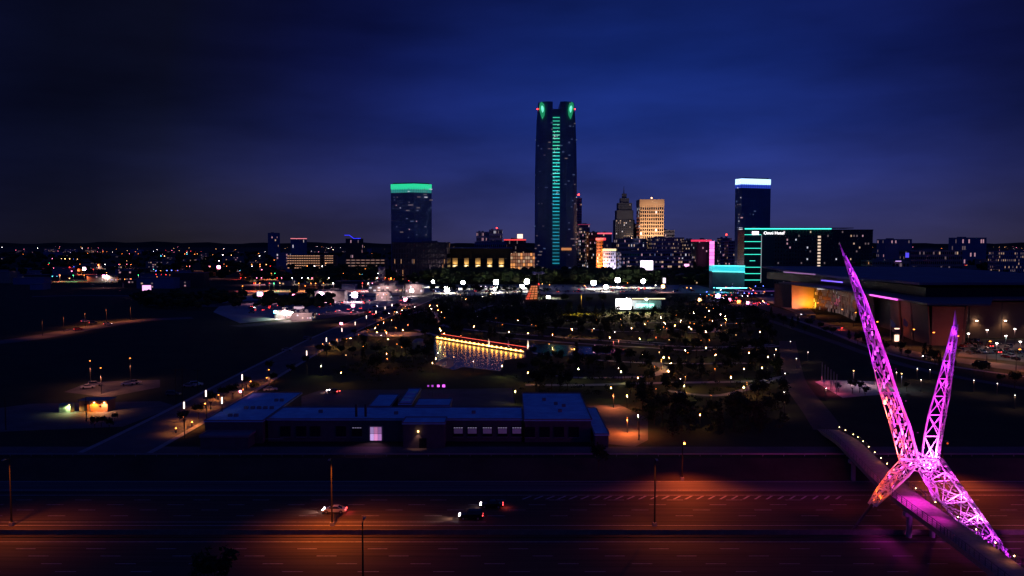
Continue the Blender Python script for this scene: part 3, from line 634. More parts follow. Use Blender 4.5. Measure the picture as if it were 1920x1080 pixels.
# --- omni-like hotel
Y = 930
x0, x1 = at(1452, 430, Y).x, at(1637, 430, Y).x; zt = at(0, 432, Y).z
t = thing('hotel', 'long dark convention hotel with teal edged roof and a stack of lit stairwell windows', 'hotel', ((x0 + x1) / 2, Y + 12, 0))
HW = mat('hotel_wall', (.045, .045, .055), .6, var=.2, scale=.1)
part('wall', MB().box(((x0 + x1) / 2, Y + 12, zt / 2), (x1 - x0, 24, zt), HW), t)
wd = MB(); rows = 15; cols = 34
for j in range(rows):
    for i in range(cols):
        x = x0 + (x1 - x0) * (i + .5) / cols; z = zt * (j + .6) / rows; l = rnd() < .09
        wd.box((x, Y - .05, z), (1.3, .3, 2.0), random.choice([W_WARM, W_DIM, W_WHITE, W_DIM, W_PINK]) if l else GLASSB)
part('window', wd, t, stuff=True)
for j in range(11):
    z = at(0, 444 + j * 6.1, Y).z; part('stairwell_window', MB().box((at(1536, 450, Y).x, Y - .3, z), (5.2 * Y / F, .4, 3.3 * Y / F), em('cream_window', (1, .72, .52), .95)), t)
part('parapet', MB().box(((x0 + x1) / 2, Y + 12, zt + .5), (x1 - x0 + .6, 24.6, 1), HW), t)
wx0, wx1 = at(1396, 430, Y).x, at(1427, 430, Y).x
part('wing_wall', MB().box(((wx0 + x0) / 2, Y + 14, (zt + 1) / 2), (x0 - wx0, 28, zt + 1), mat('wing_glass', (.01, .035, .035), .25, spec=.7)), t)
part('roof_light_line', MB().box(((wx0 + at(1558, 428, Y).x) / 2, Y - 1.2, zt + 1.8), (at(1558, 428, Y).x - wx0, .8, 1.1), em('teal_line', (.05, 1, .68), 2.2)), t)
part('roof_canopy', MB().box(((wx0 + x1) / 2 - 12, Y + 11, zt + 2.6), (x1 - wx0 - 20, 26, .7), DSTEEL), t)
for i, y in enumerate((440, 453, 465.5, 477, 489, 501, 513, 525)):
    part('floor_light_line', MB().box(((wx0 + wx1) / 2, Y - .4, at(0, y, Y).z), (wx1 - wx0 - (12 if i == 4 else 0), .6, .6), em('teal_floor_line', (.05, .95, .72), 1.3)), t)
ct = em('corner_white', (.8, .75, .9), .8); part('corner_fin', MB().box((wx1 + .5, Y - .4, (at(0, 440, Y).z + at(0, 530, Y).z) / 2), (.5, .7, at(0, 440, Y).z - at(0, 530, Y).z), em('corner_fin_lit', (.7, .8, .85), .35)), t)
part('sign_panel', MB().box((at(1416, 437, Y).x, Y - .8, at(0, 437, Y).z), (7.0, .5, 3.6), em('sign_glow', (1, .62, .85), 3)), t)
fc = bpy.data.curves.new('hotel_sign_text', 'FONT'); fc.body = 'Omni Hotel'; fc.size = 4.6; fc.extrude = .12; fc.align_x = 'LEFT'; fc.materials.append(em('sign_letters', (1, .95, 1), 2.4))
fo = bpy.data.objects.new('lettering', fc); COL.objects.link(fo); bpy.context.view_layer.update(); lm = bpy.data.meshes.new_from_object(fo.evaluated_get(bpy.context.evaluated_depsgraph_get())); bpy.data.objects.remove(fo)
o = put('lettering', lm, t, V((at(1431.5, 439, Y).x, Y - .6, at(0, 439.5, Y).z)) - t.location); o.rotation_euler.x = pi / 2; o['label'] = 'lit hotel name sign'
# teal terrace
cy = em('teal_terrace', (.02, .62, .72), .9); Yt = 900
a = at(1336, 499, Yt); b = at(1397, 508, Yt - 20)
t = thing('terrace_building', 'low building with a glowing teal glass terrace beside the hotel', 'building', ((a.x + b.x) / 2, Yt, 0))
part('wall', MB().prism([(a.x, Yt, 0), (b.x - .5, Yt - 20, 0), (b.x - .5, Yt + 15, 0), (a.x, Yt + 15, 0)], 0, b.z - 1, GREYW), t)
part('glass_band', MB().prism([(a.x - .3, Yt - 1, 0), (b.x - .6, Yt - 21, 0), (b.x - .6, Yt + 14, 0), (a.x - .3, Yt + 14, 0)], b.z - 1, a.z + .5, cy), t, 'teal glowing glass')
for zz in (b.z - 1.2, a.z + .7): part('light_line', MB().beam((a.x - .5, Yt - 1.3, zz), (b.x - .3, Yt - 21.3, zz), .35, em('cyan_line', (.15, 1, .95), 2.0)), t)
lg = MB(); p0, p1 = at(1344, 540, 860), at(1402, 540, 860)
t = single('light_canopy', MB().box(((p0.x + p1.x) / 2, 860, p0.z), (p1.x - p0.x, 5, .5), E_CYAN).beam((p0.x + 1, 860, 0), (p0.x + 1, 860, p0.z), .3, DSTEEL).beam((p1.x - 1, 860, 0), (p1.x - 1, 860, p0.z), .3, DSTEEL), 'thin cyan lit canopy under the rose coloured screen', 'canopy')
# --- convention centre
WALLC = mat('warm_metal_panel', (.26, .17, .12), .6, .2, var=.15, scale=.1); FASC = mat('black_fascia', (.015, .015, .018), .5, var=.2); ROOFG = mat('grey_roof', (.16, .17, .21), .6, var=.2, scale=.05)
t = thing('convention_centre', 'long curved roof convention centre with leaning panel walls beyond the sculpture', 'convention centre', (250, 560, 0)); CC = t
gp = [V((204, 668, 0)), V((213, 650, 0)), V((230, 648, 0)), V((232, 600, 0)), V((219, 540, 0)), V((214.5, 480, 0)), V((206, 436, 0)), V((204, 414, 0)), V((218, 411, 0)), V((238, 446, 0)), V((345, 446, 0)), V((345, 690, 0)), V((220, 690, 0))]
part('inner_wall', MB().prism([p + V((2.5, 2.5, 0)) if i < 9 else p for i, p in enumerate(gp)], 0, 18, mat('dim_lobby_wall', (.10, .085, .075), .5, var=.2)), t)
def panel(pa, pb, h, m, lean=2., name='wall_panel', shr=.0, lab=None):
    d = (pb - pa).normalized(); n = V((d.y, -d.x, 0))
    if n.dot(V((0, 0, 0)) - (pa + pb) / 2) < 0: n = -n
    o = n * lean; s = d * shr; vs = [pa + s, pb - s, pb + o + V((0, 0, h)), pa + o + V((0, 0, h))]
    vs += [v - n * .6 for v in vs]
    return part(name, MB().add(vs, [(0, 1, 2, 3), (7, 6, 5, 4), (0, 4, 5, 1), (1, 5, 6, 2), (2, 6, 7, 3), (3, 7, 4, 0)], m), t, lab)
panel(gp[1], gp[2] + V((0, 0, 0)), 20.5, WALLC, 1, shr=.8, lab='wall panel washed with orange light')
segs = [(gp[4], gp[5], .1, .55), (gp[5], gp[6], 0, .45), (gp[5], gp[6], .55, 1), (gp[6], gp[7], 0.05, 1.0), (gp[7], gp[8], 0, 1), (gp[8], gp[9], .1, .9)]
for a, b, u0, u1 in segs: panel(a.lerp(b, u0), a.lerp(b, u1), 19.2, WALLC, 1.8, shr=.5)
for k in range(6): panel(V((240 + 17 * k, 446, 0)), V((256.5 + 17 * k, 446, 0)), 19, WALLC, .2)
LOB = em('lobby_pane', (.75, .50, .28), .06)
# glass lobby
lb_ = MB(); fr2 = MB()
for (a, b) in ((gp[2], gp[3]), (gp[3], gp[4])):
    d = (b - a); n_ = max(2, int(d.length / 2.6)); nn = V((d.y, -d.x, 0)).normalized()
    if nn.x > 0: nn = -nn
    for i in range(n_):
        for j in range(7):
            p = a.lerp(b, i / n_) + nn * .5; q = a.lerp(b, (i + 1) / n_) + nn * .5; z0 = j * 2.65; z1 = z0 + 2.4
            m = random.choice([LOB, GLASSB, GLASSB, LOB, W_DIM if j < 2 else LOB]); e = (q - p).normalized() * .25
            part('pane', MB().quad(V((p.x, p.y, z0)) + e, V((q.x, q.y, z0)) - e, V((q.x, q.y, z1)) - e, V((p.x, p.y, z1)) + e, m).quad(V((p.x, p.y, z1)) + e - nn * .1, V((q.x, q.y, z1)) - e - nn * .1, V((q.x, q.y, z0)) - e - nn * .1, V((p.x, p.y, z0)) + e - nn * .1, GLASSB), t)
        fr2.beam(p, p + V((0, 0, 19)), .22, STEEL)
part('mullion', fr2, t)
part('light_line', MB().box((222, 596, 17.6), (17, .5, .45), em('pale_line', (.9, .8, .9), 1.0)), t)
def curve_slab(pts, z0, z1, m, name, lab=None, zf=None):
    top = MB(); n = len(pts); vs = [(p[0], p[1], p[2] + z0) for p in pts] + [(p[0], p[1], p[2] + z1) for p in pts]
    top.add(vs, [tuple(range(n))[::-1], tuple(range(n, 2 * n))] + [(i, (i + 1) % n, n + (i + 1) % n, n + i) for i in range(n)], m); return part(name, top, t, lab)
# canopy (lower roof) and upper roof outlines traced along the building's own curve
low = [(200, 640, 19.6), (202, 600, 19.5), (205, 560, 19.5), (205, 520, 19.8), (203, 480, 20), (200, 440, 20.2), (197, 404, 20.3), (225, 400, 20.4), (246, 436, 20.4), (350, 434, 20.4), (350, 640, 20.4)]
curve_slab(low, 0, .9, mat('canopy_metal', (.16, .14, .15), .5, .2, var=.15), 'canopy_roof')
up = [(205, 700, 29.5), (210, 650, 27.5), (216, 600, 26.5), (219, 560, 26.2), (221, 520, 26.6), (219, 480, 27.2), (216, 452, 27.6), (345, 452, 27.6), (345, 700, 29)]
curve_slab([(x + 5, y + 3, 0) for x, y, z in up], 20.6, 26.0, FASC, 'clerestory_wall')
curve_slab(up, 0, 1.3, ROOFG, 'upper_roof')
for (p, q, m, z) in (((199.6, 440, 0), (202.5, 480, 0), em('magenta_line', (1, .12, .9), 1.5), 20.6), ((208.5, 652, 0), (214.5, 602, 0), em('violet_line', (.55, .25, .6), .5), 27.6), ((214.8, 590, 0), (217.6, 560, 0), em('blue_line', (.2, .1, 1), 1.3), 24.0)):
    part('edge_light', MB().beam((p[0] - .6, p[1], z), (q[0] - .6, q[1], z), .55, m), t)
# colour washes from lamps at the wall's foot
def foot(p, col, w, to, size=1.9):
    lamp('SPOT', p, col, w, CC, .3, to=to, size=size); part('wash_light', MB().box((p[0], p[1] - .3, p[2] - .4), (.8, .5, .4), DSTEEL), CC)
foot((222, 640, 1), (1, .30, .02), 17000, (223, 648, 9)); foot((216, 641, 1), (1, .30, .16), 14000, (216, 649, 5)); foot((227, 640, 2.5), (1, .5, .02), 9000, (228, 648, 6))
foot((196, 455, 1), (1, .18, .03), 2000, (209, 452, 13)); foot((211, 398, 1), (1, .16, .10), 1500, (212, 411, 6)); foot((224, 407, 1), (1, .16, .1), 1200, (226, 424, 8))
for i in range(6):                                  # wall lamps over the lot
    x = 243 + i * 15; part('wall_lamp', MB().box((x, 444.6, 9.2), (1.0, .6, .35), em('wall_lamp_bulb', (1, .72, .5), 14)), t); lamp('SPOT', (x, 443.4, 9.2), (1, .62, .36), 600, t, .2, to=(x, 444.5, 0), size=2.4)
for i, (x, y) in enumerate(((1672, 618), (1696, 616))):
    p = G(x - 3, y + 20); f = MB(); f.beam(p, p + V((0, 0, 11)), .12, STEEL)
    f.add([p + V((0, 0, 10.8)), p + V((1, .2, 10.4)), p + V((2.6, 0, 8.2)), p + V((2.4, .2, 6.6)), p + V((1.0, 0, 6.6)), p + V((0, .1, 7.6))], [(0, 1, 2, 3, 4, 5)], mat('pale_flag', (.7, .68, .66), .8)); single('flagpole', f, ('pole with a drooping pale flag before the convention centre, ' + ('nearer the lobby', 'nearer the parking lot')[i]), 'flagpole', p, 'flagpoles before the convention centre')
t, a, b = screen(1678, 1685, 628, 640, 405, em('peach_sign', (1, .55, .38), 2.2), 'small glowing peach kiosk sign beside the boulevard', 'lit_sign'); part('sign_cap', MB().box(((a.x + b.x) / 2, 405, a.z + 3), (2.2, .6, .6), em('cap_light', (1, .6, .45), 1.5)), t)
t, a, b = screen(1800, 1807, 530, 543, 640, em('grey_sign', (.7, .65, .8), .5), 'pale upright banner on the far edge of the convention centre roof', 'lit_sign')
# --- sunken arena / dark blocks
block('dark_hall', 'low dark hall with purple lit edge between the street and the hotel', 1396, 1478, 546, 790, 40, mat('plum_wall', (.10, .05, .11), .8), 20, 3, .12, [W_PINK, W_BLUED], fw_=.8, band=em('violet_edge', (.30, .08, .5), .35), bandh=.6)
block('dark_block', 'black low block beyond the lot with a row of dim lights', 1255, 1345, 517, 1010, 40, FASC, 20, 3, .05)
# --- east background
block('office_block', 'distant block with white roof sign east of the hotel', 1660, 1710, 449, 1700, 40, NAVYW, 14, 6, .12, [W_DIM, W_PINK])
block('apartment_block', 'long pale apartment block behind the convention centre roof', 1708, 1805, 470, 1300, 40, mat('pale_grey_wall', (.26, .24, .27), .85), 26, 5, .16, [W_DIM, W_DIM, W_WARM], GLASSB)
block('office_block', 'flat tan block with one column of amber windows', 1636, 1672, 490, 900, 30, BEIGE, 8, 7, .08, [W_ORANGE], GLASSB)
t, q = block('office_block', 'plain beige block with a lilac roof light', 1672, 1706, 491, 905, 30, BEIGE, 5, 4, .03, [W_DIM], GLASSB)
part('roof_light', MB().box(((q[0] + q[1]) / 2 - 3, 904, q[2] + .8), (6, .5, .6), em('lilac_line', (.7, .4, 1), 1.6)), t)
block('office_block', 'dark mid rise with vertical strings of lit windows at the east edge', 1876, 1935, 472, 1150, 30, NAVYW, 16, 8, .34, [W_WARM, W_DIM], GLASSB, fw_=.3)
block('low_building', 'long low office with small red sign on the eastern skyline', 1796, 1850, 446, 1900, 40, NAVYW, 14, 4, .15, [W_PINK, W_DIM])
t, a, b = screen(1698, 1704, 474, 483, 1290, em('blue_sign', (.1, .08, 1), .9), 'small blue sign on the pale apartment block', 'lit_sign')
# --- west and centre background
def garage(label, px0, px1, pyt, pyb, Y, floors, m, colr, seg):
    a, b = at(px0, pyt, Y), at(px1, pyb, Y)
    t = thing('parking_garage', label, 'parking garage', ((a.x + b.x) / 2, Y + 20, 0)); zb = max(0, b.z - 2); h = a.z - zb
    part('back_wall', MB().box(((a.x + b.x) / 2, Y + 38, a.z / 2), (b.x - a.x, 2, a.z), CONC), t)
    if zb > 1: part('base_wall', MB().box(((a.x + b.x) / 2, Y + 19, zb / 2 - .1), (b.x - a.x, 36, zb - .2), BRICKD), t)
    for j in range(floors + 1):
        z = zb + h * j / floors; part('floor_slab', MB().box(((a.x + b.x) / 2, Y + 19, z), (b.x - a.x, 38, .5), CONC), t)
        part('spandrel', MB().box(((a.x + b.x) / 2, Y - .3, z + .6), (b.x - a.x, .4, 1.2), m), t)
        if j < floors:
            bb = MB()
            for i in range(seg):
                x = a.x + (b.x - a.x) * (i + .5) / seg; bb.box((x, Y + 1.2, z + h / floors - .55), ((b.x - a.x) / seg * .7, 1.6, 1.1), em('garage_tube_%d' % floors, colr, .9 if floors == 6 else .45))
            part('ceiling_light', bb, t, stuff=True)
    for i in range(seg + 1):
        x = a.x + (b.x - a.x) * i / seg; part('column', MB().box((x, Y + .3, (a.z + zb) / 2), (.6, .6, h), CONC), t)
    pass
    return t
PK = mat('garage_spandrel', (.14, .10, .09), .85)
garage('long amber lit parking garage with six open decks west of the green topped tower', 538, 600, 479, 504, 1500, 6, PK, (1, .48, .26), 14)
garage('short lit end of the amber parking garage with stacked decks', 608, 625, 479, 503, 1500, 6, PK, (1, .38, .28), 4)
garage('dim brown parking garage with four decks beside the green topped tower', 648, 722, 487, 506, 1420, 4, PK, (1, .55, .42), 8)
block('stair_tower', 'pale stair tower standing below the brown parking garage', 709, 720, 502, 1000, 8, mat('pink_stucco', (.45, .33, .34), .8), 3, 6, .5, [W_DIM], GLASSB, fw_=.4, fh=.4)
block('low_building', 'slate low building beside the amber garage', 518, 540, 475, 1600, 30, NAVYW, 6, 5, .15)
block('office_block', 'distant block under a pink roof line on the western skyline', 545, 567, 447, 1900, 40, NAVYW, 8, 5, .08, band=em('pink_roof', (.9, .22, .25), 1.2), bandh=1.5)
block('office_block', 'faint far tower on the western skyline', 502, 518, 437, 2600, 40, NAVYW, 5, 9, .04)
bl = at(655, 442, 1600)
t, q = block('office_block', 'block with a blue neon roof outline on the western skyline', 648, 676, 448, 1600, 30, BRICKD, 10, 6, .12, [W_DIM, W_PINK])
bz = em('blue_neon', (.03, .03, 1), 1.6); nb = MB(); pts = [at(x, y, 1598) for x, y in ((646, 441), (655, 441), (663, 447), (676, 447))]
for p, k in zip(pts, pts[1:]): nb.beam(p, k, .7, bz)
part('neon_line', nb, t)
block('hotel', 'pale grid fronted hotel on the skyline west of the tallest tower', 893, 917, 435, 1800, 30, mat('pale_grid_wall', (.50, .47, .52), .85), 12, 7, .3, [W_DIM, W_DIM, W_PINK], GLASSB, fw_=.5)
t, q = block('hotel', 'taller half of the pale grid fronted hotel with a red roof light', 917, 942, 431, 1790, 30, MATS['pale_grid_wall'], 12, 8, .3, [W_DIM, W_DIM, W_WHITE], GLASSB, fw_=.5)
part('roof_light', MB().ball((q[0] + 16, 1792, q[2] + 4), 1.4, E_RED), t)
t, q = block('office_block', 'maroon block with a red roof line and white sign near the tallest tower', 945, 986, 449, 1400, 35, mat('maroon_wall', (.24, .10, .11), .85), 14, 6, .2, [W_DIM, W_WARM], GLASSB, band=em('red_edge', (1, .06, .05), 1.1), bandh=2.0)
part('roof_sign', MB().box((at(975, 443, 1400).x, 1400, at(0, 443, 1400).z), (9, 1, 7), em('cream_sign', (1, .62, .45), 2.0)), t)
block('dark_block', 'broad dark flat roofed block behind the arched arcade', 890, 950, 454, 1330, 60, NAVYW, 16, 3, .06, [W_DIM], GLASSB)
# glowing hall
a, b = at(957, 474, 1220), at(1003, 506, 1220)
t = thing('glass_hall', 'amber glowing glass hall at the foot of the tallest tower', 'building', ((a.x + b.x) / 2, 1235, 0))
part('core', MB().box(((a.x + b.x) / 2, 1236, a.z / 2), (b.x - a.x, 28, a.z), BRICKD), t)
for i in range(10):
    for j in range(5):
        x = a.x + (b.x - a.x) * (i + .5) / 10; z = b.z + (a.z - b.z) * (j + .5) / 5
        part('pane', MB().box((x, 1221, z), ((b.x - a.x) / 10 * .82, .5, (a.z - b.z) / 5 * .8), random.choice([em('amber_pane', (1, .38, .10), .95), em('amber_pane_dim', (1, .4, .15), .25), W_WARM, em('amber_pane_dim', (1, .4, .15), .25)])), t)
# arcade
a, b = at(838, 466, 1200), at(957, 476, 1200)
t = thing('arcade_building', 'dark long building with a row of glowing arched bays', 'building', ((a.x + b.x) / 2, 1215, 0))
part('wall', MB().box(((a.x + b.x) / 2, 1222, a.z / 2), (b.x - a.x, 30, a.z), FASC), t)
part('roof', MB().box(((a.x + b.x) / 2, 1218, a.z + .8), (b.x - a.x + 6, 40, 1.6), NAVYW), t)
for x in (853, 874, 896, 918, 940):
    p0, p1 = at(x, 484, 1203), at(x, 501, 1203)
    part('arched_bay', MB().box((p0.x, 1206, (p0.z + p1.z) / 2), (7.2, .6, p0.z - p1.z), mat('bay_plaster', (.5, .4, .25), .8)), t)
    part('bay_lamp', MB().box((p0.x, 1204.6, p1.z + 1.6), (6.4, .5, 2.4), em('bay_glow', (1, .72, .32), .9)), t); lamp('SPOT', (p0.x, 1203, p1.z + 1.0), (1, .62, .22), 6000, t, .3, to=(p0.x, 1206, p1.z + 12), size=1.7)
    part('pier', MB().box((p0.x + 9, 1203, p1.z / 2 + 6), (8, 5, p1.z + 12), FASC), t)
# --- blue roofed low building by the freeway
RZ = 5.4
t = thing('school_building', 'long low building with pale blue membrane roofs facing the freeway', 'building', (-28, 214, 0)); SB = t
TW = mat('dark_stucco', (.085, .085, .095), .85, var=.2); 
def wing(x0, x1, y0, y1, z, lab=None, rm_=ROOFW, wm=TW):
    part('wing_wall', MB().box(((x0 + x1) / 2, (y0 + y1) / 2, z / 2), (x1 - x0, y1 - y0, z), wm), t)
    part('roof', MB().box(((x0 + x1) / 2, (y0 + y1) / 2, z + .12), (x1 - x0 + .5, y1 - y0 + .5, .24), rm_), t, lab)
    pr = MB()
    for (a, b, c_, d_) in ((x0 - .2, y0 - .2, x1 + .2, y0 - .2), (x0 - .2, y1 + .2, x1 + .2, y1 + .2), (x0 - .2, y0, x0 - .2, y1), (x1 + .2, y0, x1 + .2, y1)): pr.beam((a, b, z + .42), (c_, d_, z + .42), .16, GREYW)
    part('parapet', pr, t)
    for i in range(1, int((x1 - x0) / 4.5)):
        xx = x0 + i * (x1 - x0) / int((x1 - x0) / 4.5); part('roof_seam', MB().box((xx, (y0 + y1) / 2, z + .27), (.16, y1 - y0 - .6, .06), rm_), t)
wing(-76.5, -62.2, 210.5, 250, RZ); wing(-61.4, 2.4, 212.5, 227.5, RZ); wing(3.2, 19.8, 211.8, 249, RZ)
wing(-26.5, -16.5, 205.5, 212, RZ + .5); wing(-26, -17, 228.2, 238, RZ + .4); wing(-38.5, -33, 228, 246, RZ + .2); wing(-30.5, -27.3, 228.3, 252, RZ + .9)
wing(-75.5, -64, 204.5, 210, 2.9, 'lower annex roof', GREYW); wing(20.4, 23.6, 206.5, 240, 2.9, None)
for i in range(3): part('skylight', MB().box((-28.9, 232 + 6 * i, RZ + 1.35), (2.6, 3.6, .4), mat('skylight_blue', (.45, .5, .75), .3)), t)
ru = MB().box((0, 0, .35), (1.0, .9, .7), GREYW).mesh('roof_unit'); part_l = [(-71 + 1.7 * i, 226) for i in range(5)] + [(-72, 216), (-70.5, 216), (12, 232), (14, 229), (12.6, 222), (9, 238), (-10, 220), (-30, 219), (-50, 221), (-66, 237), (-64.5, 237)]
for x, y in part_l: put('roof_unit', ru, t, (x + 28, y - 214, RZ + .24))
for x in (-39.8, -37.4): part('flue', MB().beam((x, 216, RZ), (x, 216, RZ + 3.4), .32, DSTEEL, 8), t)
for i, x in enumerate([-57, -53, -49.5, -43, -39, -13.5, -10, -6.2, -2.4, 1.2, 4.5, 8.2, 11.8, 15.5]):
    y0 = 212.5 if x < 3 else 211.8
    part('window', MB().box((x, y0 - .1, 2.6), (2.5, .3, 2.6), GLASSB), t); part('sill', MB().box((x, y0 - .25, 1.2), (2.7, .4, .14), GREYW), t)
    if 4 < i < 10 or i == 4:
        for k in range(4): part('ceiling_light', MB().box((x - .9 + .6 * k, y0 - .3, 3.55), (.42, .06, .16), em('office_tube', (.75, .62, 1), .28)), t)
        if i != 4: part('blind', MB().box((x, y0 - .29, 2.7), (2.2, .04, 1.2), em('blind_violet', (.35, .22, .5), .04)), t)
[part('door_pane', MB().box((-35.2 + .98 * i, 212.3, 1.15 + 1.75 * j), (.86, .3, 1.6), em('doorway_lit_%d%d' % (i, j), ((.55, .35, .75), (1, .35, .75), (.8, .35, .9))[i], (.85, .45)[j] * (1.2 - .3 * i))), t, 'pink lit door pane') for i in range(3) for j in range(2)]; part('door_frame', MB().box((-34.2, 212.46, 2.1), (3.6, .3, 3.8), STEEL), t)
lamp('SPOT', (-34.2, 211.3, 3.6), (1, .3, .7), 500, t, .3, to=(-34.8, 208, 0), size=1.6)
part('wall_light', MB().box((-22.8, 205.2, 4.2), (.35, .3, .35), E_WARM), t); lamp('SPOT', (-22.8, 204.9, 4.1), (1, .45, .3), 220, t, .1, to=(-23, 205.3, 0), size=1.3)
part('entrance_door', MB().box((-21.7, 205.35, 1.3), (1.8, .3, 2.4), GLASSB), t)
pl_ = at(452, 750, 247); part('roof_light', MB().ball((pl_.x, 246.5, RZ + 1.3), .38, E_PINK), t); lamp('POINT', (pl_.x, 246, RZ + 1.6), (1, .25, .6), 420, t, .2)
part('loading_rail', MB().beam((-61, 208.6, 1.6), (-56.5, 208.6, 1.6), .07, STEEL), t)
# --- small lit kiosk building
t = thing('utility_building', 'small orange lit brick utility building at the west yard', 'building', (-120.5, 253, 0))
part('wall', MB().box((-124.0, 253, 1.6), (8.4, 5, 3.2), mat('red_brick', (.36, .16, .09), .85, var=.2, scale=2)), t)
part('roof', MB().box((-124.0, 253, 3.32), (9, 5.6, .24), GREYW), t)
for x, w, m in ((-126.2, .9, DSTEEL), (-124.9, .25, STEEL), (-121.9, .5, GLASSB)): part('door' if w > .6 else 'downpipe' if w < .4 else 'window', MB().box((x, 250.4, 1.3 if w > .6 else 1.7), (w, .16, 2.1 if w > .6 else (3 if w < .4 else .6)), m), t)
for x, w, c_ in ((-123.6, 520, (1, .30, .03)), (-120.6, 420, (1, .42, .2))):
    part('wall_lamp', MB().box((x, 250.2, 2.75), (.34, .3, .3), E_WARM), t); lamp('POINT', (x, 249.6, 2.6), c_, w * 3.6, t, .12)
p = G(121, 774)
t = thing('shipping_container', 'pale green lit container beside the small brick utility building', 'container', (p.x, p.y + 1.5, 0))
part('box', MB().box((p.x, p.y + 1.3, 1.25), (3.4, 2.5, 2.5), mat('pale_green_metal', (.35, .45, .36), .6)), t)
for i in range(12): part('rib', MB().box((p.x - 1.55 + .28 * i, p.y + .02, 1.25), (.1, .08, 2.3), MATS['pale_green_metal']), t)
part('wall_lamp', MB().box((p.x + 1.5, p.y - .1, 2.4), (.25, .2, .2), E_WARM), t); lamp('POINT', (p.x + 1.5, p.y - .6, 2.2), (.75, .9, .35), 1000, t, .1)
# --- stage, lantern tower, cloud sculpture, pavilion, promenade
p = G(1180, 584); t = thing('stage', 'brightly lit white event stage on the park lawn', 'stage', (p.x, p.y + 6, 0)); px_, py_ = p.x, p.y
part('platform', MB().box((px_ + 8, py_ + 6, .6), (34, 9, 1.2), DSTEEL), t); part('back_wall', MB().box((px_ + 8, py_ + 10, 4), (34, .5, 7), mat('stage_white', (.75, .73, .76), .7)), t)
part('roof', MB().box((px_ + 14, py_ + 6, 9.2), (26, 11, .6), CONC), t); part('roof_edge_light', MB().box((px_ + 14, py_ + .4, 9.3), (24, .3, .6), em('cream_edge', (1, .8, .45), 1.8)), t)
for dx in (2, 14, 26): part('post', MB().beam((px_ + dx, py_ + 1, 0), (px_ + dx, py_ + 1, 9), .2, DSTEEL), t)
part('stage_screen', MB().box((px_ - 4, py_ + 3, 5.3), (11, .5, 7.5), em('stage_white_light', (1, .95, .95), 8)), t, 'glaring white light wall'); part('stage_screen', MB().box((px_ + 12, py_ + 4, 4.0), (13, .5, 2.6), em('stage_cyan_light', (.35, 1, .8), 2.8)), t, 'pale cyan light wall')
lamp('SPOT', (px_ - 2, py_ - 2, 9), (1, .74, .36), 90000, t, .5, to=(px_ - 6, py_ - 22, 0), size=1.7); lamp('SPOT', (px_ + 12, py_ - 2, 9), (1, .74, .36), 60000, t, .5, to=(px_ + 10, py_ - 18, 0), size=1.7)
p = G(1090, 588); t0 = thing('floodlight_mast', 'slim mast throwing yellow light over the event lawn', 'light mast', p); part('pole', MB().beam(p, p + V((0, 0, 13)), .15, DSTEEL), t0); lamp('SPOT', p + V((0, -.5, 13)), (1, .55, .04), 70000, t0, .3, to=p + V((0, -5, 0)), size=1.7)
p = G(997, 562); Yc = p.y
t = thing('lantern_tower', 'leaning trapezoid tower glowing orange among the dark park trees', 'tower', (p.x, Yc, 0))
q = [(985, 562), (1008, 561), (1008, 535), (996, 535)]; P = [at(x, y, Yc) for x, y in q]
part('core', MB().add([v + V((0, .6, 0)) for v in P] + [v + V((0, 6, 0)) for v in P], [(0, 1, 2, 3), (7, 6, 5, 4), (0, 4, 5, 1), (1, 5, 6, 2), (2, 6, 7, 3), (3, 7, 4, 0)], DSTEEL), t)
for j in range(6):
    for i in range(3):
        def E(u, v): return (P[0].lerp(P[1], u)).lerp(P[3].lerp(P[2], u), v)
        u0, u1, v0, v1 = i / 3 + .03, (i + 1) / 3 - .03, j / 6 + .02, (j + 1) / 6 - .025
        a, b, c_, d_ = E(u0, v0), E(u1, v0), E(u1, v1), E(u0, v1); dk_ = V((0, .4, 0))
        part('panel', MB().add([a, b, c_, d_, a + dk_, b + dk_, c_ + dk_, d_ + dk_], [(0, 1, 2, 3), (7, 6, 5, 4), (0, 4, 5, 1), (1, 5, 6, 2), (2, 6, 7, 3), (3, 7, 4, 0)], em('lantern_%d' % (i + j * 3) if False else ('lantern_red' if i == 0 and j < 3 else 'lantern_orange' if (i + j) % 2 else 'lantern_amber'), (1, .10, .02) if i == 0 and j < 3 else ((1, .24, .04) if (i + j) % 2 else (1, .30, .06)), .85 if i == 0 and j < 3 else .62)), t)
c0 = at(1010, 512, 800)
t = thing('cloud_sculpture', 'grey violet oval canopy sculpture on a thin pole by the lantern tower', 'sculpture', (c0.x, 800, 0))
part('pole', MB().beam((c0.x, 800, 0), (c0.x, 800, c0.z), .3, STEEL, 6), t)
for i in range(26):
    a = U(0, 2 * pi); rr = U(.15, 1) ** .5; part('petal', MB().ball((c0.x + cos(a) * rr * 5.2, 800 + sin(a) * rr * 4, c0.z + U(-1, 1) * (1.2 - rr * .4)), U(.9, 1.5), mat('lilac_mesh', (.34, .30, .40), .7), 6, 4, (1.3, 1.2, .55)), t)
part('aviation_light', MB().ball((c0.x, 799.5, 11), .5, E_RED), t); lamp('SPOT', (c0.x - 1, 785, 2), (.6, .5, .9), 9000, t, .3, to=(c0.x, 800, c0.z), size=.8)
p = G(786, 655); t = thing('park_pavilion', 'small dim domed pavilion at the west end of the pond', 'pavilion', p)
part('wall', MB().beam(p, p + V((0, 0, 3.2)), 3.2, GREYW, 10), t); part('dome', MB().ball(p + V((0, 0, 3.2)), 3.3, mat('dome_grey', (.22, .22, .25), .6), 12, 6, (1, 1, .6)), t); part('arch_opening', MB().box(p + V((0, -3.1, 1.2)), (1.8, .3, 2.4), GLASSB), t)
A = G(818, 636, 0); B = G(982, 663, 0); d = (B - A).normalized(); n = V((-d.y, d.x, 0))
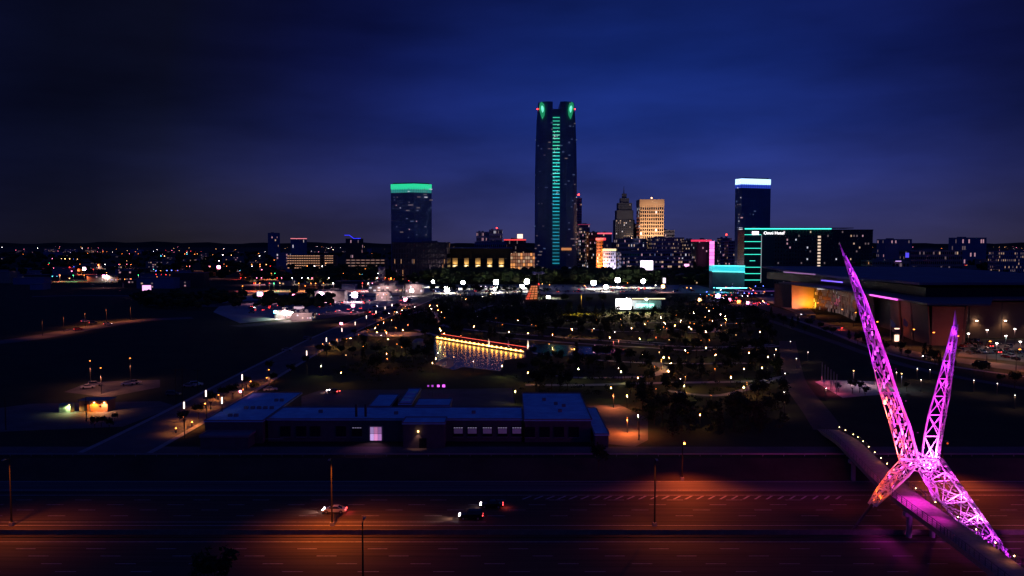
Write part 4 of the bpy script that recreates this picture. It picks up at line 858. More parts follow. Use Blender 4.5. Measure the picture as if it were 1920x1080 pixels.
t = thing('promenade', 'long amber lit boardwalk edge over the park pond', 'boardwalk', (A + B) / 2)
def strip(nm, m, off, z0, z1, w):
    q = [A + n * off, B + n * off, B + n * (off + w), A + n * (off + w)]; part(nm, MB().prism(q, z0, z1, m), t)
strip('deck', mat('boardwalk_wood', (.22, .13, .08), .8), 0, 1.4, 1.6, 3.2); strip('light_strip', em('amber_strip', (1, .55, .16), 4.5, True), -.12, .72, 1.08, .1); strip('edge_wall', mat('edge_wall', (.35, .25, .15), .8), .02, 0, 1.38, .4)
strip('red_rail_light', em('red_rail', (1, .10, .06), 2.2), 3.0, 2.45, 2.6, .12)
L_ = (B - A).length
for i in range(20):
    q = A + d * (L_ * (i + .5) / 20) - n * .35; part('added_light_housing', MB().box(q + V((0, 0, 1.2)), (.4, .25, .2), DSTEEL), t); lamp('SPOT', q + V((0, -.2, 1.15)), (1, .34, .04), 240, t, .4, to=q - n * 9 + V((0, 0, -1.0)), size=2.5)  # added spots and housings, spreading the strip's amber glow over the water
psm = MB().box((0, 0, .5), (.12, .12, 1.0), DSTEEL).mesh('post')
for i in range(int(L_ / 2.5)):
    q = A + d * 2.5 * i + n * 3.05 - t.location; put('post', psm, t, (q.x, q.y, 1.6))
for i, (x, y) in enumerate(((917, 652), (953, 655), (990, 655), (1115, 663))):
    p = G(x, y, .05); t = thing('fountain', 'floodlit fountain jet in the pond, %s' % ('third glow along the amber boardwalk from the west', 'by the east part of the amber boardwalk', 'just past the east end of the boardwalk', 'alone in the eastern pond')[i], 'fountain', p, 'pond fountains')
    for k in range(5): part('jet', MB().beam(p + V((cos(k * 1.25) * .35, sin(k * 1.25) * .35, 0)), p + V((cos(k * 1.25) * .12, sin(k * 1.25) * .1, U(3.2, 4.6))), .42, mat('water_spray', (.75, .78, .8), .7, var=.2, scale=4), 6, .08), t)
    lamp('SPOT', p + V((0, -2.6, .4)), ((1, .8, .45), (1, .8, .5), (1, .82, .5), (1, .4, .6))[i], 900, t, .2, to=p + V((0, 0, 2)), size=1.2)
# ================================================================ LAMPS
def pole_mesh(nm, h, bulb, r=.35, head=(.5, .5, .35), arm=0):
    m = MB(); m.beam((0, 0, 0), (0, 0, h), .09 + h * .004, DSTEEL, 5); 
    if arm: m.beam((0, 0, h), (arm, 0, h + .3), .07, DSTEEL)
    m.box((arm, 0, h + .1), head, bulb); m.box((arm, 0, h + .1 + head[2] * .6), (head[0] * 1.15, head[1] * 1.15, .1), DSTEEL); return m.mesh(nm)

LMK = [('the west end of the amber boardwalk', G(822, 640)), ('the east end of the amber boardwalk', G(980, 660)), ('the brown round plaza', G(738, 627)), ('the event lawn', G(1100, 585)), ('the bright stage', G(1180, 582)), ('the orange lantern tower', G(997, 562)),
  ('the hairpin path by the pond', G(828, 600)), ('the curled path east of the pond', G(1238, 693)), ('the loading yard', G(1160, 785)), ('the blue roofed building', G(780, 740)), ('the eastern pond', G(1120, 660)), ('the red tinted clearing', G(1250, 635)), ('the crossing of bright paths', G(1345, 618)),
  ('the footbridge approach', G(1470, 700)), ('the boulevard corner', G(1400, 580)), ('the avenue bend', G(640, 655)), ('the domed pavilion', G(786, 655)), ('the south east thicket', G(1380, 770)), ('the long southern path', G(1200, 720)), ('the east park edge', G(1450, 640)), ('the north west path fork', G(880, 590))]
def near(p):
    n_, q = min(LMK, key=lambda t: (t[1] - p).length); d = p - q; r_ = d.length
    s_ = ('east of' if d.x > 0 else 'west of') if abs(d.x) > abs(d.y) * .55 else ('behind' if d.y > 0 else 'in front of')
    return ('just ' if r_ < 14 else '' if r_ < 38 else 'well ') + s_ + ' ' + n_
def zone(p):
    s = ('west' if p.x < -60 else 'east' if p.x > 60 else 'middle')
    return s, ('far' if p.y > 560 else 'near' if p.y < 360 else 'central')
PARK_A = [(1057,62),(1095,45),(1018,118),(958,135),(915,155),(895,175),(907,207),(710,252),(770,230),(940,235),(978,210),(990,260),(1057,300),(1118,292),(1092,325),(980,370),(983,408),(490,460),(640,505),(675,383),(805,318),(1365,42),(1390,60),(1392,85),(1413,103),(1378,180),(1386,195),(1413,218),(1537,238),(1542,155),(1633,165),(1750,185),(1848,155),(1897,205),(1668,95),(1797,105),(1363,367),(1347,402),(1323,437),(1483,397),(1630,430),(1845,458),(1305,8),(1315,35),(1190,20),(1145,32),(1102,190)]
PARK_C = [(42,118),(147,155),(178,162),(120,215),(305,225),(438,122),(448,185),(614,184),(635,120),(815,114),(822,160),(895,180),(905,180),(771,210),(731,245),(978,106),(995,147),(1019,128),(1018,202),(1116,97),(1147,143),(1137,172),(1113,192),(1223,155),(1265,123),(1233,86),(1336,73),(1336,142),(1366,147),(1300,193),(1345,184),(1416,60),(1449,97),(1430,163),(1453,203),(1483,177),(1503,124),(1543,155),(1568,158),(1565,76),(1604,108),(1683,144),(1509,32),(1477,47),(956,255),(1179,268),(1420,272),(1386,292),(1455,323),(1480,270),(1831,268),(1300,344),(1319,365),(1104,360),(1137,393),(1178,398),(1189,437),(1069,466),(1173,498),(1526,376),(1779,359),(1522,484),(1875,472),(1853,535),(1738,615),(1493,684),(1411,823),(1263,562),(1291,607),(1080,636),(944,547),(863,680),(743,621),(799,480),(819,503),(498,480),(468,335),(278,300),(120,508),(25,648),(980,370),(735,350),(770,362),(945,830),(1858,205)]
LP = [(480 + u / 4, 570 + v / 4) for u, v in PARK_A] + [(960 + u / 4, 570 + v / 4) for u, v in PARK_C]
LP += [(863, 553), (874, 560), (905, 556), (920, 552), (812, 566), (820, 572), (1300, 585), (1325, 577), (1330, 600), (1360, 592), (1245, 604), (1292, 612), (1410, 640), (1440, 668), (1395, 690), (1370, 705), (1455, 655), (1380, 628)]
HB = {}
for nm, m in (('warm', E_WARM), ('white', E_WHITE), ('orange', E_ORANGE)):
    for k, s in (('near', .15), ('mid', .22), ('far', .32)): HB[nm, k] = pole_mesh('path_lamp', 4.0, m, head=(s, s, s * .9))
LAMPS = []
for i, (x, y) in enumerate(LP):
    p = G(x, y, 4.1); p.z = 0; D = p.y; k = 'near' if D < 330 else 'mid' if D < 520 else 'far'; cn = random.choice(('warm', 'warm', 'white', 'orange', 'orange', 'orange')); a, b = zone(p)
    LAMPS.append(p)
    o = put('path_lamp', HB[cn, k], None, p); tag(o, '%s park path lamp %s' % ({'warm': 'warm', 'white': 'whitish', 'orange': 'orange'}[cn], near(p)), 'lamp post', 'park path lamps')
    if i % 5 != 4 or D < 330: lamp('OMNI' if i % 4 else 'POINT', (p.x, p.y - .1, 3.7), random.choice([(1, .38, .06), (1, .45, .08), (1, .26, .05), (.85, .75, .2)]), U(120, 330) * (2.1 if D < 480 else .6), o, .07)
for x, y, w, cc in ((742, 628, 1500, (1, .3, .08)), (765, 622, 900, (1, .3, .1)), (722, 634, 700, (1, .3, .08)), (1150, 764, 1900, (1, .22, .07)), (1176, 812, 3800, (1, .17, .03)), (1240, 694, 700, (1, .38, .1)), (1250, 240 / 4 + 570, 500, (1, .12, .1)), (1230, 648, 300, (1, .2, .1)), (632, 652, 900, (1, .45, .1)), (618, 660, 700, (1, .4, .08)), (1285, 728, 700, (.9, .5, .1)), (1400, 740, 500, (1, .4, .1)), (1150, 657, 900, (1, .1, .25)), (1160, 655, 700, (1, .3, .25)), (1360, 618, 500, (1, .35, .12)), (1070, 630, 400, (1, .4, .1)), (1110, 633, 400, (1, .4, .1))):
    p = G(x, y, 0); o = put('path_lamp', HB['orange', 'near' if p.y < 330 else 'mid'], None, p); tag(o, 'lamp throwing a strong reddish pool on the %s' % ('loading yard beside the blue roofed building' if p.y < 290 and x < 1200 else 'park ground, %s side' % zone(p)[0]), 'lamp post', 'reddish ground lamps'); lamp('POINT', p + V((0, -.2, 3.6)), cc, w * 1.6, o, .15); LAMPS.append(p)
# avenue lamps
AVL = [(386, 735), (454, 705), (575, 660), (612, 635), (641, 617), (666, 605), (687, 593), (705, 584), (722, 576), (735, 571), (345, 757), (416, 748)]
m9 = pole_mesh('street_lamp', 8.5, em('street_bulb', (1, .72, .62), 3.2), head=(.26, .26, 1.7), arm=0)
for x, y in AVL:
    p = G(x, y, 9); p.z = 0; o = put('street_lamp', m9, None, p); tag(o, 'tall street lamp beside the avenue at the %s of the park' % ('nearest corner' if p.y < 320 else 'western edge, half way up' if p.y < 500 else 'far western edge'), 'street lamp', 'avenue street lamps'); 
AVG = [(345, 790, 700), (385, 765, 900), (455, 738, 700), (470, 722, 500), (360, 800, 900), (605, 650, 600), (650, 640, 500), (690, 622, 500), (715, 600, 700), (740, 588, 900), (760, 578, 900), (500, 715, 300), (410, 748, 700), (330, 812, 500)]
mu = pole_mesh('uplight', 1.2, E_ORANGE, head=(.3, .3, .2))
for x, y, w in AVG:
    p = G(x, y); o = put('garden_light', mu, None, p); tag(o, 'low orange light under the avenue trees, %s' % ('near the blue roofed building' if p.y < 310 else 'along the park edge'), 'garden light', 'low lights under the avenue trees'); lamp('POINT', p + V((0, 0, 1.6)), (1, .30, .05), w * 2.2, o, .15)
for x, y in ((1490, 566), (1530, 585), (1575, 600), (1600, 607), (1640, 628), (1708, 645), (1745, 652), (1790, 660), (1850, 672), (1905, 690), (1430, 560), (1405, 553)):
    p = G(x, y + 6); o = put('street_lamp', pole_mesh('street_lamp', 8.5, E_ORANGE, head=(.6, .6, .3), arm=1.2), None, p); tag(o, 'orange street lamp beside the boulevard, %s' % ('by the hotel end' if p.y > 600 else 'before the convention centre' if p.y > 420 else 'at the parking lot end'), 'street lamp', 'boulevard street lamps'); lamp('SPOT', p + V((1.2, -1, 8.4)), (1, .26, .09), 3600, o, .2, to=p + V((1, -3, 0)), size=2.5)
# floodlights around the far car parks
FLK = 1.0
def flood(x, y, Y, label, w=60000, colr=(1, .92, .78), s=1.0, em_=E_FLOOD):
    p = at(x, y, Y); t = thing('floodlight_mast', label, 'light mast', (p.x, Y, 0), 'white floodlight masts')
    part('pole', MB().beam((p.x, Y, 0), (p.x, Y, p.z), .25, DSTEEL, 6), t)
    for dx in (-.8, .8):
        for dz_ in (-.4, .4): part('lamp_head', MB().ball((p.x + dx * .95 * s, Y - .3, p.z + dz_ * 1.8 * s), 1.3 * s, em_, 12, 7, (1, .5, .9)), t)
    lamp('SPOT', (p.x, Y - 1.6, max(6, p.z)), colr, w * FLK, t, .5, size=2.75, blend=.5); return t
k = 0
for x, y, Y, s in ((838, 542, 850, 1.35), (868, 530, 930, 1.0), (930, 529, 930, 1.3), (930, 541, 860, 1.1), (988, 528, 940, 1.35), (978, 537, 880, 1.1), (1113, 530, 930, 1.3), (1136, 538, 880, 1.0), (1158, 525, 960, 1.3), (1206, 527, 950, 1.1), (1028, 558, 770, .8), (812, 528, 960, .8)):
    flood(x, y, Y, 'glaring white floodlight mast at the %s end of the far car parks' % ('west' if x < 900 else 'middle' if x < 1100 else 'east'), 46000 * s, s=s)
for x, y, Y, s, c_, e_ in ((601, 553, 720, 1.2, (1, .55, .8), em('flood_pink', (1, .62, .85), 40)), (665, 553, 720, 1.2, (1, .6, .75), em('flood_rose', (1, .72, .85), 40)), (490, 552, 700, .7, (1, .4, .55), E_PINK), (551, 554, 700, .6, (1, .4, .5), E_PINK), (516, 585, 560, .5, (.3, 1, .7), E_CYAN), (535, 586, 560, .7, (1, .5, .6), E_FLOOD), (546, 588, 550, .6, (1, .7, .6), E_FLOOD), (772, 545, 800, .8, (1, .6, .6), E_FLOOD), (158, 504, 1150, 1.1, (1, .5, .7), em('flood_rose2', (1, .6, .8), 20)), (195, 518, 950, .9, (1, .4, .5), E_PINK), (410, 501, 1200, 1.3, (1, .4, .4), E_PINK), (1312, 562, 700, .7, (1, .3, .2), E_WARM), (1346, 555, 740, .9, (.4, .3, 1), em('flood_violet', (.45, .4, 1), 16)), (1368, 562, 710, .7, (1, .2, .3), E_PINK), (1385, 566, 700, .7, (1, .3, .1), E_ORANGE), (1402, 568, 690, .6, (.8, .2, 1), E_PINK), (640, 607, 520, .45, (1, .3, .2), E_PINK), (1243, 537, 860, .9, (1, .5, .5), E_WARM), (662, 573, 610, .6, (1, .4, .6), E_PINK), (760, 562, 690, .7, (1, .35, .35), E_PINK)):
    t = flood(x, y, Y, 'x', 6500 * s if x != 601 and x != 665 else 24000, c_, s, e_); t['group'] = 'coloured floodlight masts'
    t['label'] = '%s floodlight mast %s' % ({'flood_pink': 'large pinkish white', 'flood_rose': 'large rose', 'flood_rose2': 'rosy', 'pink_bulb': 'small pink', 'cyan_bulb': 'small cyan', 'flood_panel': 'small white', 'warm_bulb': 'small warm', 'flood_violet': 'violet', 'sodium_bulb': 'small orange'}[e_.name], 'over the western car lots' if x < 800 and y > 530 else 'among the distant western streets' if x < 800 else 'at the colourful street corner below the hotel')
# freeway poles
fp = thing('freeway_lamp', 'x', 'lamp post', (-33.7, 157.2, FZ), 'freeway lamp posts')
def fpole(t, h, arm):
    b = t.location; part('pole', MB().beam(b, b + V((0, 0, h)), .17, POLEM, 8, .09), t); part('base', MB().box(b + V((0, 0, .35)), (.7, .7, .7), CONC), t)
    part('arm', MB().beam(b + V((0, 0, h)), b + V((0, arm, h + .25)), .07, DSTEEL), t); part('lamp_head', MB().box(b + V((0, arm * 1.1, h + .22)), (.35, 1.0, .16), STEEL), t)
for x, lab, w in ((-93.7, 'tall dark lamp post on the median at the west frame edge', 6500), (-33.7, 'tall dark lamp post in front of the white car', 16000), (26.7, 'tall dark lamp post on the median west of the sculpture', 3200), (99, 'tall dark lamp post on the median east of the footbridge', 3000)):
    if fp is None: fp = thing('freeway_lamp', lab, 'lamp post', (x, 157.2, FZ), 'freeway lamp posts')
    fp.location = (x, 157.2, FZ); fp['label'] = lab; fpole(fp, 12.8, -1.6)
    lamp('SPOT', (x, 155.2, FZ + 12.6), (1, .18, .012), w * 1.05, fp, .25, to=(x + 2, 154, FZ), size=2.45, blend=1); fp = None
for x, y, hgt, lab, w in ((-21.6, 121.3, 12.6, 'tall lamp post with a short arm nearest the camera', 900),):
    fp = thing('freeway_lamp', lab, 'lamp post', (x, y, FZ), 'freeway lamp posts'); fpole(fp, hgt, 1.4); lamp('SPOT', (x, y + 1.6, FZ + hgt - .2), (1, .12, .01), w, fp, .2, to=(x, y + 8, FZ), size=2.3, blend=.9)
for x, w, lab in ((38, 21000, 'lamp post beside the ramp road, west of the footbridge'), (74 + 22, 19000, 'lamp post beside the ramp road, east of the footbridge')):
    fp = thing('freeway_lamp', lab, 'lamp post', (x, 188, FZ), 'freeway lamp posts'); fpole(fp, 9, -1.5); lamp('SPOT', (x, 186, FZ + 8.8), (1, .13, .015), w * .55, fp, .2, to=(x, 180, FZ), size=2.5, blend=.9)
# utility poles
for i, (x, y0, y1) in enumerate(((330, 758, 690), (343, 757, 688), (11, 806, 745), (371, 735, 690), (162, 790, 745), (1198, 825, 790))):
    p = G(x, y0); h = at(x, y1, p.y).z; t = thing('utility_pole', ('wooden utility pole near the west yard, western of the close pair', 'wooden utility pole near the west yard, eastern of the close pair', 'utility pole at the west frame edge', 'utility pole beside the avenue bend', 'utility pole standing before the orange lit utility building', 'slim pole beside the loading yard')[i], 'utility pole', p, 'utility poles')
    part('pole', MB().beam(p, p + V((0, 0, h)), .16, BARK, 6, .11), t)
    if i in (0, 1, 3): part('crossarm', MB().box(p + V((0, 0, h - .8)), (2.6, .14, .16), BARK), t)
# billboards
for x0, x1, y0, y1, Y, m, lab in ((267, 283, 535, 546, 800, em('pink_billboard', (1, .45, .9), 1.6), 'bright pink billboard by the western highway'), (482, 492, 547, 555, 700, em('white_billboard', (.85, .7, 1), 1.8), 'small lilac billboard west of the car lots'), (551, 570, 575, 586, 640, em('rose_wall', (.8, .5, .6), .8), 'lit rose coloured sign wall behind the white forecourt')): screen(x0, x1, y0, y1, Y, m, lab, 'billboard')
# ================================================================ VEHICLES
PAINTS = {'white': (.75, .73, .75), 'silver': (.45, .45, .47), 'black': (.012, .012, .014), 'red': (.35, .02, .02), 'blue': (.03, .06, .25), 'grey': (.16, .16, .17)}
CARM = {k: mat('car_paint_' + k, v, .25, .3, var=0, spec=.6) for k, v in PAINTS.items()}
TYRE = mat('tyre', (.015, .015, .015), .9, var=0); HL = em('headlight', (1, .85, .95), 30); TL = em('taillight', (1, .05, .05), 9); TLO = mat('taillight_off', (.25, .01, .01), .3, var=0); HLO = mat('headlight_off', (.6, .6, .62), .2, var=0)
SHAPE = {'coupe': ([(-2.3, .35), (-2.32, .72), (-1.9, .92), (-1.0, .98), (.75, .95), (1.7, .82), (2.25, .62), (2.3, .35)], [(-1.55, .95), (-.75, 1.33), (.15, 1.36), (1.05, .93)]),
         'suv': ([(-2.3, .4), (-2.34, 1.0), (-1.6, 1.08), (.9, 1.08), (1.9, .98), (2.25, .8), (2.3, .4)], [(-2.2, 1.05), (-1.95, 1.72), (.35, 1.75), (1.0, 1.05)]),
         'sedan': ([(-2.3, .35), (-2.3, .85), (-1.4, .95), (.8, .95), (1.9, .86), (2.25, .65), (2.3, .35)], [(-1.5, .93), (-.85, 1.42), (.3, 1.42), (1.0, .93)])}
def body(kind, paint, mb=None):
    lo, up = SHAPE[kind]; mb = mb or MB()
    def ext(pts, w0, w1, m, tw=None):
        n = len(pts); vs = []
        zs = [p[1] for p in pts]; zm = max(zs)
        for s in (-1, 1):
            for x, z in pts:
                k = w0 + (w1 - w0) * (z - min(zs)) / (zm - min(zs)); k *= 1 - .10 * max(0, abs(x) - 1.7) / .6; vs.append((x, s * k, z))
        mb.add(vs, [tuple(range(n)), tuple(range(n, 2 * n))[::-1]] + [(i, n + i, n + (i + 1) % n, (i + 1) % n) for i in range(n)], m)
    ext(lo, .92, .88, paint); return mb, ext, up
def glass(kind, paint):
    mb = MB(); _, ext, up = body(kind, paint, mb); mb.v.clear(); mb.f.clear(); mb.m.clear(); ext(up, .84, .62, GLASSB)
    zt = max(z for x, z in up); xs_ = [x for x, z in up if z > zt - .1]; mb.box(((min(xs_) + max(xs_)) / 2, 0, zt + .01), (max(xs_) - min(xs_) + .1, 1.26, .05), paint)
    for s in (-1, 1): mb.beam((up[0][0], s * .82, up[0][1]), (up[1][0], s * .62, up[1][1]), .04, paint); mb.beam((up[-1][0], s * .82, up[-1][1]), (up[-2][0], s * .62, up[-2][1]), .04, paint)
    return mb
def car_thing(kind, paint, p, rz, label, cat='car', lights=True, group=None):
    t = thing('car', label, cat, p, group, rz); pm_ = CARM[paint]
    put('body', body(kind, pm_)[0].mesh('body'), t); put('cabin', glass(kind, pm_).mesh('cabin'), t)
    for x in (-1.4, 1.42):
        for s in (-1, 1):
            w = MB().beam((0, -.12, 0), (0, .12, 0), .34, TYRE, 12); wh = put('wheel', w.mesh('wheel'), t, (x, s * .84, .34)); put('rim', MB().beam((0, s * .10, 0), (0, s * .14, 0), .2, STEEL, 8).mesh('rim'), wh)
    for s in (-1, 1):
        z = .72 if kind != 'suv' else .85
        put('headlight', MB().box((0, 0, 0), (.22, .42, .16), HL if lights else HLO).mesh('headlight'), t, (2.16, s * .58, z)); put('taillight', MB().box((0, 0, 0), (.12, .42, .18), TL if lights else TLO).mesh('taillight'), t, (-2.29, s * .6, z + .05))
    return t
c1 = V((-34.9, 165.2, FZ + .02)); t = car_thing('coupe', 'white', c1, pi, 'white coupe driving west past the median lamp post'); 
l = lamp('SPOT', (2.35, 0, .7), (1, .6, .6), 700, None, .1, size=1.3); l.parent = t; l.rotation_euler = (R(82), 0, R(-90))
l = lamp('POINT', (-2.9, 0, .7), (1, .05, .08), 60, None, .1); l.parent = t
t = car_thing('suv', 'black', V((-7.9, 161.3, FZ + .02)), pi, 'black SUV driving west, nearer the median of the dark pair'); l = lamp('SPOT', (2.35, 0, .75), (1, .62, .55), 900, None, .1, size=1.3); l.parent = t; l.rotation_euler = (R(87), 0, R(-90))
t = car_thing('sedan', 'black', V((-4.1, 168.4, FZ + .02)), pi, 'dark sedan in the farther lane, just behind the black SUV'); l = lamp('POINT', (-2.9, 0, .7), (1, .1, .08), 40, None, .1); l.parent = t
def flat_car(kind, paint, lit=0):
    k = (kind, paint, lit)
    if k in CARC: return CARC[k]
    mb, _, _ = body(kind, CARM[paint]); g2 = glass(kind, CARM[paint])
    o = len(mb.v); mb.v += g2.v; mi = [mb.mi(m) for m in g2.mats]
    for f, m in zip(g2.f, g2.m): mb.f.append([a + o for a in f]); mb.m.append(mi[m])
    for x in (-1.4, 1.42):
        for s in (-1, 1): mb.beam((x, s * .96, .34), (x, s * .72, .34), .34, TYRE, 8)
    for s in (-1, 1): mb.box((2.16, s * .58, .74), (.22, .42, .2), HL if lit & 1 else HLO); mb.box((-2.29, s * .6, .8), (.12, .42, .2), TL if lit & 2 else TLO)
    CARC[k] = mb.mesh('parked_car'); return CARC[k]
CARC = {}
def park(p, rz, label, group, kind=None, paint=None, lit=0, name='parked_car', z=.03, sc=1):
    kind = kind or random.choice(('sedan', 'suv', 'coupe')); paint = paint or random.choice(list(PAINTS))
    o = put(name, flat_car(kind, paint, lit), None, (p[0], p[1], z), rz); word = {'suv': 'SUV'}.get(kind, kind); tag(o, label.format(c=paint, k=word), 'car', group)
    if sc != 1: o.scale = (sc,) * 3
    return o
# lot by the convention centre
for r_, yy in enumerate((362, 370, 384, 392, 407, 416, 430)):
    for i in range(11):
        x = 207 + yy * .0 + i * 3.1 + (8 if yy < 380 else 0)
        if rnd() < .72 and x / yy < .64 and x / yy > .525: park((x, yy), pi / 2 + (pi if rnd() < .3 else 0) + U(-.04, .04), '{c} {k} parked in %s of the lot beside the convention centre' % ('the row by the boulevard', 'the second row', 'the third row', 'the fourth row', 'the fifth row', 'the sixth row', 'the row by the wall')[r_], 'cars in the convention centre lot', lit=2 if rnd() < .06 else 0)
for x, y in ((1815, 650), (1850, 642), (1885, 655), (1912, 668), (1868, 672), (1902, 640)):
    p = G(x, y + 8); o = put('street_lamp', pole_mesh('street_lamp', 8.0, E_WHITE, head=(.7, .5, .3)), None, p); tag(o, 'pale lamp post standing among the cars of the convention centre lot', 'lamp post', 'lot lamps by the convention centre'); lamp('POINT', p + V((0, -.6, 7.6)), random.choice([(1, .55, .45), (1, .5, .35), (.7, .9, .8)]), 1500, o, .2)
def col_road(pts): return [G(x, y) for x, y in pts]
for x, y, k, l_, rz, lab in ((1846 / 1, 684, 'suv', 0, .25, 'dark {k} on the boulevard east of the truss spar'), (1741, 671, 'suv', 1, 2.9, 'white van like {k} with headlights on the boulevard'), (1749, 667, 'sedan', 2, 2.9, '{c} {k} with orange lights just behind the white van'), (1572, 617, 'sedan', 2, 2.2, '{c} {k} braking on the boulevard before the glass lobby'), (1508, 592, 'sedan', 1, 2.1, '{c} {k} with bluish headlights near the orange washed wall'), (1523, 596, 'suv', 1, 2.1, '{c} {k} just behind the car with bluish headlights')):
    p = G(x, y); park(p, rz, lab, 'cars on the boulevard', k, 'white' if 'white van' in lab and x == 1741 else None, l_); 
lamp('POINT', G(1574, 618) + V((0, -2, 1.2)), (1, .08, .04), 900, None, .2, name='tail_light_glow'); lamp('POINT', G(1745, 672) + V((0, -2, 1.2)), (1, .4, .2), 500, None, .2, name='head_light_glow')
for x, y, lab, pt, kd in ((165, 728, '{c} {k} on the gravel yard, first of the western three', 'white', 'sedan'), (178, 724, '{c} {k} on the gravel yard behind the first one', 'silver', 'suv'), (240, 722, '{c} {k} on the gravel yard by its eastern end', 'white', 'coupe'), (252, 720, '{c} {k} beside the white coupe at the yard end', 'silver', 'sedan'), (325, 742, '{c} {k} near the pair of utility poles', 'grey', 'suv'), (355, 726, '{c} {k} parked on the verge near the avenue', 'silver', 'sedan'), (368, 724, '{c} {k} parked beside the silver sedan by the avenue', 'white', 'suv'), (507, 733, '{c} {k} parked beyond the blue roof corner', 'white', 'sedan'), (538, 658, '{c} {k} by the avenue verge', 'silver', 'sedan'), (577, 637, '{c} {k} parked along the avenue', 'grey', 'suv')):
    park(G(x, y), U(-.2, .5), lab, 'cars parked on the west side', kd, pt)
for x, y, w in ((170, 722, 130), (245, 716, 110), (190, 738, 260), (505, 742, 120)): 
    p = G(x, y); o = put('yard_lamp', pole_mesh('street_lamp', 8.5, E_ORANGE, head=(.3, .3, .2)), None, p); tag(o, 'dim yard lamp near the cars parked on the west side', 'lamp post', 'dim yard lamps'); lamp('POINT', p + V((0, -.5, 6)), (1, .35, .18), w * 9, o, .15)
p = G(625, 737); o = park(p, 2.6, '{c} {k} with headlights on behind the blue roofed building', 'cars behind the blue roofed building', 'sedan', 'grey', 3); lamp('POINT', p + V((-3, -.5, 1)), (1, .4, .3), 90, o, .1).location = (3, 0, 1)
for i, x in enumerate((803, 811, 822, 832)):
    p = G(x, 743); m = MB(); m.beam((0, 0, 0), (0, 0, 3.6), .06, DSTEEL); m.box((0, 0, 3.4), (.55 + .12 * i, .3, .5 + .1 * i), em('violet_lamp_%d' % (i // 2), (.85, .12, 1), (.5, 1.6)[i // 2]), 0)
    o = put('yard_light', m.mesh('yard_light'), None, p); tag(o, 'violet yard light behind the roofs, %s of four' % ('dimmest and westernmost', 'second from west', 'third from west', 'brightest and easternmost')[i], 'lamp', 'violet yard lights')
for x, y, l_, lab in ((147, 619, 2, '{c} {k} with red lights low on the elevated road'), (175, 607, 2, '{c} {k} with red lights at the left bend of the elevated road'), (202, 609, 3, '{c} {k} in the middle of the elevated road'), (160, 604, 2, '{c} {k} far back on the elevated road')):
    park(G(x, y), .5, lab, 'cars on the orange lit highway', 'suv', None, l_)
for x, y, w in ((120, 622, 3200), (160, 612, 5200), (200, 604, 6400), (245, 600, 4200), (80, 630, 1500)):
    p = G(x, y); o = put('street_lamp', pole_mesh('street_lamp', 8.5, mat('lamp_hood', (.1, .08, .07), .6), head=(.5, .5, .3)), None, p); tag(o, 'shaded highway lamp lighting the orange road west of the dark field', 'street lamp', 'highway lamps'); lamp('SPOT', p + V((0, -1, 8.4)), (1, .26, .08), w * 1.1, o, .2, size=2.6)
# far lots: rows of little cars
n_ = 0
for Y in (858, 872, 890, 905, 925, 945, 965, 985):
    for i in range(22):
        px_ = U(800, 1300); 
        if n_ < 110 and rnd() < .75 and abs(px_ - 997) > 14: n_ += 1; x = (px_ - 960) / F * Y; park((x, Y), pi / 2 * random.choice((0, 1)) + U(-.05, .05), '{c} {k} in the floodlit far car park, %s' % ('western part' if px_ < 930 else 'middle part' if px_ < 1110 else 'eastern part'), 'cars in the floodlit far car park', lit=random.choice((0, 0, 0, 2, 1)))
for i in range(70):
    x, y = U(470, 770), U(553, 592)
    p = G(x, y); park(p, U(0, 3.1), '{c} {k} in the western lots, %s' % ('near the white forecourt' if x < 600 else 'below the garages'), 'cars in the western lots', lit=random.choice((0, 0, 2, 2, 1)))
for i in range(26):
    t_ = rnd(); p = G(1335 + 100 * t_ + U(-6, 6), 556 + 16 * t_ + U(-4, 4)); park(p, U(0, 3), '{c} {k} at the colourful street corner below the hotel', 'cars at the street corner below the hotel', lit=random.choice((2, 1, 3)))
# ================================================================ TREES
def crown_mesh(nm, n, rx, rz_, lf, mats, conic=False, seed=1):
    rg = random.Random(seed); mb = MB(); cl = []; lf *= 1.35
    for k in range(9 if not conic else 7):
        a = rg.uniform(0, 2 * pi); e = rg.uniform(-.5, 1); rr = rg.uniform(.25, .72)
        if conic: z = k / 7; cl.append((V((rg.uniform(-.1, .1) * rx, rg.uniform(-.1, .1) * rx, (-1 + 2 * z) * rz_)), rx * (1 - z) * .95 + .1))
        else: cl.append((V((cos(a) * rr * rx, sin(a) * rr * rx, e * rr * rz_)), rg.uniform(.32, .55) * rx))
    for i in range(n):
        c_, r_ = rg.choice(cl); d_ = V((rg.gauss(0, 1), rg.gauss(0, 1), rg.gauss(0, 1))).normalized(); p = c_ + d_ * r_ * rg.uniform(.55, 1.08)
        u = V((rg.gauss(0, 1), rg.gauss(0, 1), rg.gauss(0, .6))).normalized() * lf * rg.uniform(.6, 1.4); w = u.cross(d_ + V((.01, 0, .02))).normalized() * lf * rg.uniform(.5, 1)
        mb.add([p - u * .5, p - w * .4, p + u * .6, p + w * .4], [(0, 1, 2, 3)], rg.choice(mats))
    return mb.mesh(nm)
def trunk_mesh(h, r, rx, seed):
    rg = random.Random(seed); mb = MB().beam((0, 0, 0), (.05, 0, h), r, BARK, 6, r * .55)
    for k in range(4): a = k * 1.6 + rg.uniform(-.3, .3); mb.beam((0, 0, h * .75), (cos(a) * rx * .5, sin(a) * rx * .5, h * 1.35), r * .4, BARK, 4, r * .15)
    return mb.mesh('trunk')
TK = []
for s in range(6):
    con = s == 5; m2 = [LEAF[s % 4], LEAF[(s + 1) % 4], LEAF[0]]
    TK.append((crown_mesh('crown', 420, 2.6 if not con else 1.9, 2.2 if not con else 3.6, .5, m2, con, 11 + s), trunk_mesh(2.6, .17, 2.4, s), 4.6 if not con else 5.2))
